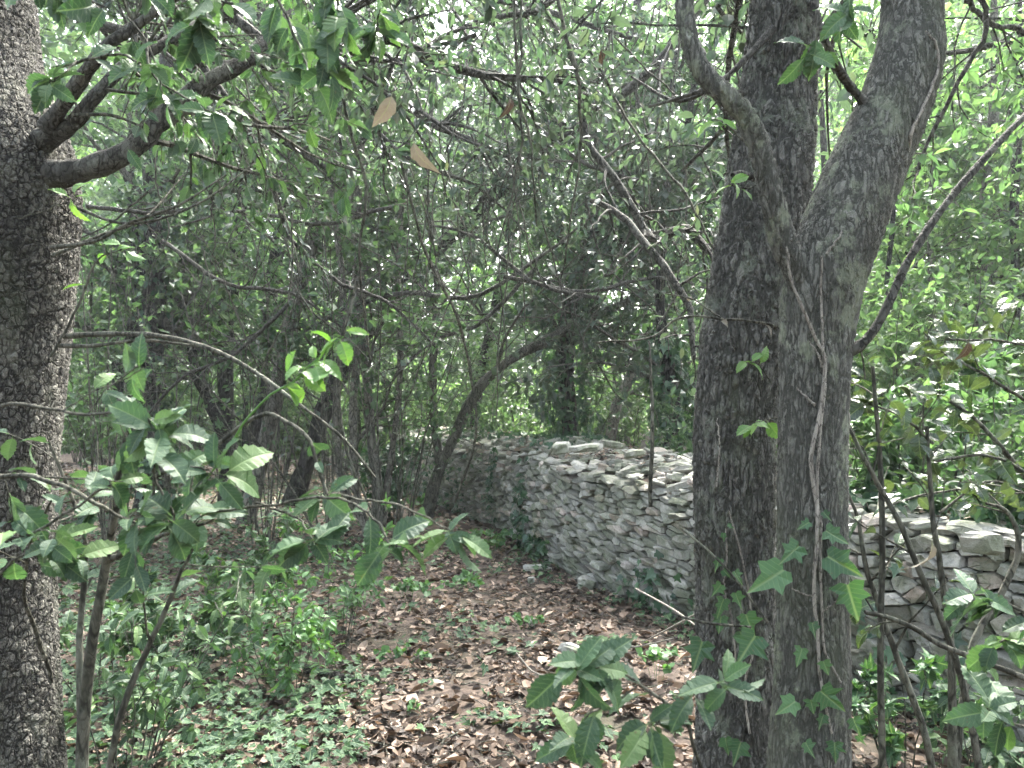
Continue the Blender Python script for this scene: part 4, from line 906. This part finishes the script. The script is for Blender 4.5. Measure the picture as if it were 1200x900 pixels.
sapling('young oak with several upright stems in front of the left oak, large toothed leaves', [
    [(95, 940, 1.75, 9), (100, 830, 1.75, 8.5), (112, 740, 1.72, 7.5), (128, 660, 1.7, 6.5), (138, 600, 1.66, 5), (150, 520, 1.6, 3.5), (170, 440, 1.55, 2)],
    [(128, 655, 1.7, 5), (165, 640, 1.6, 3.5), (205, 625, 1.5, 2.6), (250, 612, 1.45, 2)],
    [(98, 930, 1.8, 5), (95, 800, 1.8, 5), (98, 700, 1.8, 4), (100, 620, 1.75, 3), (60, 520, 1.7, 2)],
    [(120, 930, 1.65, 5), (145, 830, 1.6, 5), (185, 740, 1.6, 4), (215, 670, 1.6, 2.5), (243, 625, 1.6, 1.6)],
    [(60, 800, 1.9, 3), (40, 740, 1.8, 3), (25, 690, 1.7, 2.4), (30, 640, 1.6, 2), (55, 590, 1.5, 1.5)]], M_fg, .056, 3, .45, sub=3, sublen=.26)
sapling('low spray of toothed oak leaves at the left edge, stems crossing the trunk', [
    [(-60, 560, 1.5, 4), (20, 552, 1.45, 3.6), (80, 560, 1.4, 3.2), (140, 592, 1.38, 2.4), (190, 610, 1.35, 1.8)], [(-40, 480, 1.5, 3), (20, 470, 1.4, 2.6), (90, 480, 1.35, 2.2), (160, 478, 1.3, 1.8), (180, 500, 1.3, 1.4)],
    [(-40, 640, 1.45, 3), (20, 630, 1.4, 2.5), (75, 600, 1.35, 2), (120, 570, 1.3, 1.5)], [(-30, 700, 1.5, 2.4), (20, 660, 1.45, 2), (70, 640, 1.4, 1.6)]], M_fg, .058, 5, .2, name='oak_spray', cat='branch', sub=3, sublen=.18, cluster=4)
sapling('tuft of large toothed leaves on a thin twig, left, below the bare branch', [
    [(180, 600, 1.35, 2.4), (178, 560, 1.33, 2.2), (182, 530, 1.3, 2), (190, 505, 1.3, 1.6)], [(182, 560, 1.33, 2), (200, 600, 1.32, 1.8), (196, 622, 1.3, 1.6)], [(182, 540, 1.3, 1.8), (230, 548, 1.3, 1.4), (255, 552, 1.3, 1)]], M_fg, .078, 3, .5, name='oak_spray', cat='branch', cluster=6)
sapling('sprig of drooping toothed leaves hanging over the path, left of centre', [
    [(180, 560, 1.5, 3.4), (240, 528, 1.5, 3.2), (310, 484, 1.5, 3.2), (345, 498, 1.45, 3), (372, 530, 1.42, 2.6), (388, 580, 1.4, 2.4)], [(255, 600, 1.4, 2), (320, 590, 1.35, 2), (390, 580, 1.3, 2), (430, 600, 1.25, 1.8), (458, 640, 1.22, 1.6)], [(388, 578, 1.4, 2), (470, 600, 1.3, 1.6), (530, 630, 1.25, 1.2)], [(300, 590, 1.4, 1.8), (350, 610, 1.35, 1.5), (370, 640, 1.3, 1)]], M_fg, .064, 3, .7, name='oak_spray', cat='branch', cluster=6)
sapling('bright yellow-green shoot rising to the right with fresh wavy leaves', [
    [(215, 600, 1.35, 1.6), (260, 530, 1.33, 1.7), (300, 478, 1.3, 1.7), (345, 440, 1.28, 1.5), (375, 410, 1.26, 1.2), (400, 388, 1.25, .8)]], M_fgb, .050, 14, .55, name='young_shoot', cat='branch', bmat=M_fgb, cluster=2, droop=.5, ncam=.8)
sapling('small pale green shoot in front of the left oak bark', [[(22, 257, 1.9, .8), (45, 250, 1.9, .9), (70, 243, 1.9, .8), (80, 240, 1.9, .6)]], M_fgb, .055, 0, .5, name='young_shoot', cat='branch', cluster=4, ncam=1)
sapling('pale shoot with narrow leaves pointing up beside the left oak trunk', [[(60, 420, 1.9, 2), (85, 380, 1.9, 1.8), (105, 330, 1.9, 1.6), (118, 300, 1.9, 1.2), (145, 288, 1.9, 1)]], M_fgb, .045, 3, .5, name='young_shoot', cat='branch', cluster=3)
sapling('oak spray with dark toothed leaves at the bottom centre, close to the camera', [
    [(850, 960, 1.25, 3), (825, 900, 1.22, 2.8), (805, 850, 1.2, 2.6), (775, 820, 1.18, 2.4), (735, 800, 1.15, 2), (695, 790, 1.12, 1.5)], [(775, 822, 1.18, 2), (770, 850, 1.16, 1.6), (760, 860, 1.15, 1.2)], [(790, 840, 1.2, 1.8), (810, 815, 1.18, 1.5), (832, 800, 1.15, 1.2)], [(745, 804, 1.15, 1.6), (700, 830, 1.15, 1.4), (668, 862, 1.15, 1)], [(720, 796, 1.14, 1.5), (700, 780, 1.12, 1.2), (668, 782, 1.1, 1)]], M_fg, .066, 3, .4, name='oak_spray', cat='branch', cluster=6)
sapling('hanging cluster of toothed leaves above the big left limb', [
    [(60, 80, 1.9, 2), (100, 68, 1.9, 2), (140, 62, 1.9, 1.8), (170, 70, 1.85, 1.4)], [(90, 70, 1.9, 1.5), (70, 90, 1.85, 1.3), (62, 100, 1.85, 1)], [(170, 40, 2, 2), (178, 90, 1.95, 1.6), (230, 120, 1.9, 1.5), (250, 128, 1.9, 1)], [(150, 20, 1.9, 1.5), (180, 60, 1.9, 1.2), (190, 110, 1.9, 1)]], M_fg, .075, 5, .3, name='oak_spray', cat='branch', cluster=5)
sapling('drooping leaves hanging from the top edge, left of centre', [
    [(300, -40, 1.7, 2.5), (330, 10, 1.7, 2.2), (350, 60, 1.7, 1.8), (365, 100, 1.7, 1.4)], [(330, -40, 1.6, 2), (375, 0, 1.6, 2), (385, 40, 1.6, 1.6), (380, 80, 1.6, 1.2)], [(380, -50, 1.6, 2), (400, 0, 1.6, 1.8), (410, 40, 1.6, 1.4)], [(240, -40, 1.7, 2), (250, 0, 1.7, 1.8), (235, 40, 1.7, 1.2)], [(430, -40, 1.9, 2), (445, 0, 1.9, 1.6), (440, 40, 1.9, 1)]], M_fg, .078, 9, .25, name='oak_spray', cat='branch', cluster=5, droop=1.3)
sapling('grey-green leaf fringe along the top edge left of the hanging clump', [
    [(40, -60, 1.8, 3), (120, -20, 1.8, 2.5), (200, -5, 1.8, 2), (280, 5, 1.8, 1.6)], [(-20, -40, 1.6, 2), (60, -10, 1.7, 2), (120, 10, 1.7, 1.5)]], M_fg, .07, 16, .1, name='oak_spray', cat='branch', droop=.9)
sapling('large pale-lit leaves drooping between the twin trunks at the top', [
    [(1010, -60, 1.7, 2.4), (985, -10, 1.65, 2), (965, 25, 1.62, 1.6), (958, 60, 1.6, 1.2)], [(1030, -50, 1.6, 2), (1000, -5, 1.6, 1.6), (990, 20, 1.6, 1)]], M_fg, .075, 3, .45, name='oak_spray', cat='branch', cluster=4, droop=1.4)
sapling('small yellowish leaves beside the curved limb, left of it', [[(890, 215, 2.2, 1.4), (868, 215, 2.2, 1.2), (856, 210, 2.2, 1)], [(870, 165, 2.3, 1.4), (850, 145, 2.3, 1.2), (842, 140, 2.3, 1)], [(905, 450, 2.4, 1), (890, 430, 2.4, .8), (880, 422, 2.4, .7)], [(915, 490, 2.4, 1), (900, 495, 2.35, .8), (885, 500, 2.3, .7)]], M_fgb, .06, 2, .4, name='young_shoot', cat='branch', cluster=3)
sapling('leafless twig fork with a curled dry leaf before the furrowed trunk', [[(700, 400, 2.1, 1.2), (760, 395, 2.1, 1.5), (800, 372, 2.1, 1.7), (850, 378, 2.1, 1.8), (910, 390, 2.15, 2)], [(850, 378, 2.1, 1.4), (820, 355, 2.1, 1.2), (790, 345, 2.1, 1)]], M_dead, .03, 1, .5, name='bare_twig', cat='branch', cluster=0)
# right side: stems and glossy bush
sapling('dark tilted stems of a half-dead sapling in front of the wall at the right', [
    [(1040, 960, 2.3, 5.5), (1031, 880, 2.3, 5), (1030, 760, 2.3, 4.6), (1034, 640, 2.3, 4.2), (1030, 540, 2.3, 3.6), (1020, 430, 2.3, 2.6)],
    [(1152, 960, 2.2, 5.5), (1140, 860, 2.2, 5), (1112, 750, 2.2, 4.6), (1080, 680, 2.2, 4.2), (1050, 610, 2.2, 3.8), (1020, 560, 2.2, 3.4), (992, 505, 2.2, 2.4)],
    [(1100, 950, 2.4, 6), (1085, 860, 2.4, 5), (1060, 790, 2.4, 4.5), (1035, 720, 2.4, 4), (1018, 660, 2.4, 3.5), (1008, 600, 2.4, 2.5), (992, 560, 2.4, 1.8)],
    [(1115, 950, 2.4, 8), (1116, 870, 2.4, 6.5), (1113, 760, 2.4, 5), (1105, 680, 2.4, 4.2), (1095, 600, 2.4, 3.6), (1090, 500, 2.4, 2.6)],
    [(1290, 830, 2.1, 4.5), (1200, 792, 2.1, 4.4), (1110, 757, 2.1, 4), (1060, 728, 2.1, 3.6), (1018, 718, 2.1, 3)],
    [(1120, 900, 2.45, 6), (1140, 760, 2.5, 5), (1175, 690, 2.5, 4.5), (1190, 640, 2.5, 4), (1175, 600, 2.5, 3), (1150, 590, 2.5, 2)]], M_gloss, .055, 0, .4, sub=3, sublen=.3, cluster=0)
sapling('glossy dark-leaved bush at the right edge at eye level', [
    [(1260, 640, 2.6, 4), (1200, 560, 2.55, 3.5), (1150, 500, 2.5, 3), (1110, 470, 2.5, 2)], [(1270, 520, 2.5, 3), (1200, 470, 2.45, 2.6), (1150, 440, 2.4, 2), (1100, 415, 2.4, 1.5)], [(1260, 600, 2.4, 3), (1180, 540, 2.4, 2.4), (1100, 540, 2.4, 2)], [(1280, 440, 2.6, 3), (1200, 400, 2.5, 2), (1120, 395, 2.5, 1.5)], [(1094, 520, 2.4, 2.5), (1060, 490, 2.4, 2), (1020, 470, 2.4, 1.5)]], M_gloss, .075, 7, .2, name='glossy_bush', cat='shrub', sub=4, sublen=.25, ncam=.2, cluster=4)
sapling('leafy sprigs over the wall top right of the front twin', [[(1030, 600, 3.0, 2), (1060, 585, 3.0, 2), (1110, 575, 3.0, 1.6), (1150, 580, 3, 1.2)], [(1100, 600, 3.0, 2), (1150, 565, 3.0, 1.6), (1200, 570, 3, 1.2)], [(1000, 480, 3.0, 2), (1015, 440, 3.0, 1.6), (1010, 400, 3, 1)]], M_gloss, .07, 12, .1, name='glossy_sprig', cat='shrub', ncam=.2, cluster=4)
sapling('toothed grey-green leaves in front of the wall at the lower right', [
    [(1300, 760, 1.7, 3), (1220, 720, 1.7, 2.5), (1170, 705, 1.7, 2), (1140, 700, 1.7, 1.5)], [(1280, 700, 1.7, 2), (1200, 745, 1.7, 2), (1165, 755, 1.7, 1.5)], [(1280, 850, 1.7, 2), (1200, 850, 1.7, 2), (1150, 830, 1.7, 1.5)]], M_fg, .085, 4, .3, name='oak_spray', cat='branch', cluster=6)
shrub('undergrowth_plant', 'leafy undergrowth clump in front of the left oak base', 150, 3.0, 9, .75, M_fg, .06, 5, .5, tmpl=T_tooth(.26, .25, 5, 1), n2=4, n3=3, r0=.004, cat='plant')
shrub('undergrowth_plant', 'leafy low clump left of the path, mid distance', 330, 3.9, 9, .6, M_seed, .05, 5, .5, tmpl=T_tooth(.26, .25, 5, 1), n2=4, n3=3, r0=.003, cat='plant')
shrub('undergrowth_plant', 'taller weedy clump beside the path, under the hanging sprig', 395, 4.6, 8, .8, M_seed, .05, 4, .4, tmpl=TM, n2=4, n3=3, r0=.003, cat='plant')
shrub('undergrowth_plant', 'leafy clump at the lower right foot of the wall', 1060, 3.1, 7, .5, M_ivyf, .06, 4, .5, tmpl=T_ivy(2), n2=3, n3=3, r0=.003, cat='plant')
shrub('undergrowth_plant', 'dark leafy clump at the bottom right corner', 1180, 2.6, 7, .6, M_fg, .07, 4, .5, tmpl=T_tooth(.26, .25, 5, 1), n2=3, n3=3, r0=.004, cat='plant')
shrub('undergrowth_plant', 'leafy scrub at the far wall foot, left of the wall notch', 465, 9.9, 10, .9, M_ivy, .08, 6, .5, tmpl=TM, cat='plant')

shrub('tangled_shrub', 'leafy low bush leaning over the rear of the wall at the right', 1085, 4.9, 12, 1.5, M_mid, .075, 9, .5, tmpl=TM, lean=(-.1, -.5))
shrub('tangled_shrub', 'leafy bush leaning over the wall by the right edge of the photo', 1190, 4.7, 12, 1.6, M_mid, .075, 9, .5, tmpl=TM, lean=(-.1, -.5))
shrub('undergrowth_plant', 'leafy green clump below the hanging sprig, left of the path', 300, 5.2, 9, .7, M_groundivy, .06, 5, .5, tmpl=TM, n2=4, n3=3, r0=.003, cat='plant')
shrub('undergrowth_plant', 'broad leafy clump between left oak and fallen sticks', 210, 4.1, 9, .6, M_groundivy, .06, 5, .5, tmpl=T_ivy(1), n2=4, n3=3, r0=.003, cat='plant')
# light green seedlings on the path
def seedling(px, py, n, label, size=.035, sp=.16, h=.13):
    Y = 1.5 * FOC / (py - HY); x = (px - HX) / FOC * Y; z0 = gz(x, Y); root = empty('seedling', (x, Y, z0), label, 'seedling', 'light green seedlings on the forest floor')
    P = np.zeros((n, 5, 3)); a = rng.uniform(0, 6.283, n); rad = rng.uniform(.1, 1, n) * sp; t = np.linspace(0, 1, 5); hh = rng.uniform(.5, 1, n) * h
    P[:, :, 0] = x + np.outer(np.cos(a) * rad, .35 + .65 * t); P[:, :, 1] = Y + np.outer(np.sin(a) * rad, .35 + .65 * t); P[:, :, 2] = z0 + np.outer(hh, np.sin(t * 1.57))
    b = Buf(); tubes(b, P, np.full((n, 5), .0013), 3); b.build('stems', M_seed, root)
    c = Buf(); leaves_on(c, P, 6, .5, size, [T_round(1), T_round(2)], .1, .9, 1.2, .2, .35); c.build('leaves', M_seed, root)
seedling(580, 645, 24, 'spreading clump of light green seedlings by the cream stone near the wall', .05, .34, .22)
seedling(548, 690, 16, 'light green seedlings in the middle of the path below the hanging sprig', .042, .25, .14)
seedling(478, 700, 20, 'light green seedling clump left of the path middle', .04, .28, .16)
seedling(612, 738, 9, 'small seedling tuft beside the cream pebble', .035, .13, .1)
seedling(480, 835, 5, 'tiny seedling in the brown litter at the bottom middle', .025, .07, .06)
seedling(470, 780, 10, 'seedlings in the litter left of the path, lower part', .03, .16, .1)
seedling(500, 600, 14, 'bright seedling at the foot of the leaning trunk by the wall notch', .06, .3, .3)
seedling(445, 655, 18, 'seedling patch between the hanging sprig and the wall end', .045, .3, .18)
seedling(770, 800, 7, 'light green sprout at the path edge left of the furrowed twin', .04, .1, .2)
seedling(370, 760, 14, 'seedling clump above the fallen branch', .035, .2, .12)
seedling(660, 860, 4, 'small dark seedling at the bottom edge of the path', .03, .06, .05)

# fallen branches and dead canes on the floor
def fallen(label, pts, name='fallen_branch', mat=B_dark):
    q = []
    for (px, py, r) in pts:
        Y = 1.5 * FOC / (py - HY); x = (px - HX) / FOC * Y; q.append((x, Y, gz(x, Y) + .03, r / FOC * Y))
    q = spline(np.array(q), 16); b = Buf(); tubes(b, q[None, :, :3] + rng.normal(size=(1, 16, 3)) * .003, q[None, :, 3] * (1 + .12 * rng.normal(size=(1, 16))), 8)
    o = b.build(name, mat, smooth=True); tag(o, label, 'branch')
fallen('short dark rotten branch lying left of the path', [(345, 785, 4), (375, 796, 7), (405, 803, 6), (425, 806, 3)])
fallen('thin curved grey stick among the ivy at the lower left', [(170, 850, 2.5), (220, 830, 3), (250, 828, 2.6), (300, 850, 2)], mat=B_twig)
fallen('bleached stick lying across the litter at the bottom', [(290, 858, 2), (340, 842, 2.5), (380, 830, 2)], mat=B_vine)
fallen('fallen dead stem crossing the mid-left floor', [(300, 700, 2), (260, 740, 2.2), (225, 790, 2.6)], mat=B_twig)
def cane(label, pth, mat=B_vine):
    p, r = seg(pth, 20); b = Buf(); tubes(b, p, r, 6); tag(b.build('dead_cane', mat, smooth=True), label, 'cane')
cane('pale dead cane rising from the litter towards the furrowed trunk', [(745, 757, 4.72, .6), (800, 728, 4.2, 1.1), (850, 700, 3.8, 1.2), (870, 695, 3.6, 1)])
cane('pale dead cane slanting before the wall down to the twins', [(745, 690, 4.4, 1.2), (790, 715, 4.0, 1.3), (830, 745, 3.6, 1.2)])
cane('long pale tendril curving over the path towards the bottom right spray', [(605, 765, 4, .8), (630, 790, 3.9, 1), (680, 790, 3.7, 1), (720, 755, 3.6, 1.1), (745, 758, 3.5, 1.2), (790, 748, 3.4, 1)])
cane('thin cane passing in front of both twins at the lower part', [(800, 620, 2.1, 1.4), (850, 665, 2.05, 1.5), (900, 730, 2.0, 1.5)], B_twig)
cane('dark horizontal twig in front of the rear twin, low', [(795, 722, 2.2, 1.6), (830, 730, 2.2, 1.7), (880, 735, 2.2, 1.5)], B_twig)

# single dead leaves
def one_leaf(label, px, py, Y, spx, ang, mat, name='dead_leaf', twist=.1, k=0):
    b = Buf(); a = math.radians(ang); p = W(px, py, Y)
    leaves(b, np.array([[0., 0, 0]]), np.array([(math.sin(a), .05, -math.cos(a))]), np.array([(twist, -1, .25)]), spx / FOC * Y, T_tooth(.27, .95, 3, k + 5))
    o = b.build(name, mat); o.location = p; tag(o, label, 'leaf')
    if ang < 60:
        q = Buf(); L = 75 / FOC * Y; t = np.linspace(0, 1, 8)[:, None]
        pts = t * np.array([[.25 * L, .02, L]]) + np.sin(t * 3) * np.array([[.06 * L, 0, 0]]); tubes(q, pts, np.full(8, .0016), 5); q.build('twig', B_twig).parent = o
one_leaf('large beige dead leaf hanging high left of centre, upper of the two', 460, 108, 1.9, 38, -15, M_dead, twist=.8, k=1)
one_leaf('beige dead leaf hanging below the larger one, high left of centre', 484, 162, 1.9, 38, 8, M_dead, twist=-1.0, k=2)
one_leaf('curled tan leaf caught on the dark stems before the wall at the right', 1092, 632, 2.1, 44, 5, M_dead, twist=.6, k=3)
one_leaf('reddish brown leaf hanging in the glossy bush at the right', 1135, 398, 2.2, 24, 0, M_red, k=4)
one_leaf('small orange-tan leaf stuck on the bare twig before the furrowed trunk', 843, 376, 2.08, 16, 80, M_dead, k=5)
one_leaf('dull brown leaf hanging in the upper centre right canopy', 706, 55, 3.0, 18, 0, M_red, k=6)
one_leaf('pale brown leaf hanging by the dark vines in the upper centre', 598, 112, 3.0, 22, 5, M_red, twist=1.2, k=7)

# ------------------------------------------------------------------ haze volume added to lift the dark parts of the wood
def haze():
    b = Buf(); x0, x1, y0, y1, z0, z1 = -152, 152, -62, 262, -1.2, 34
    V = [(x, y, z) for z in (z0, z1) for y in (y0, y1) for x in (x0, x1)]
    b.add(V, [(0, 2, 3, 1), (4, 5, 7, 6), (0, 1, 5, 4), (2, 6, 7, 3), (0, 4, 6, 2), (1, 3, 7, 5)])
    m = bpy.data.materials.new('haze'); m.use_nodes = True; n = m.node_tree.nodes; n.remove(n['Principled BSDF'])
    v = n.new('ShaderNodeVolumePrincipled'); v.inputs['Density'].default_value = HAZE; v.inputs['Color'].default_value = (.92, .97, 1.0, 1); v.inputs['Anisotropy'].default_value = .3
    m.node_tree.links.new(v.outputs[0], n['Material Output'].inputs['Volume'])
    tag(b.build('haze', m), kind='stuff')
HAZE = .0018
if HAZE: haze()
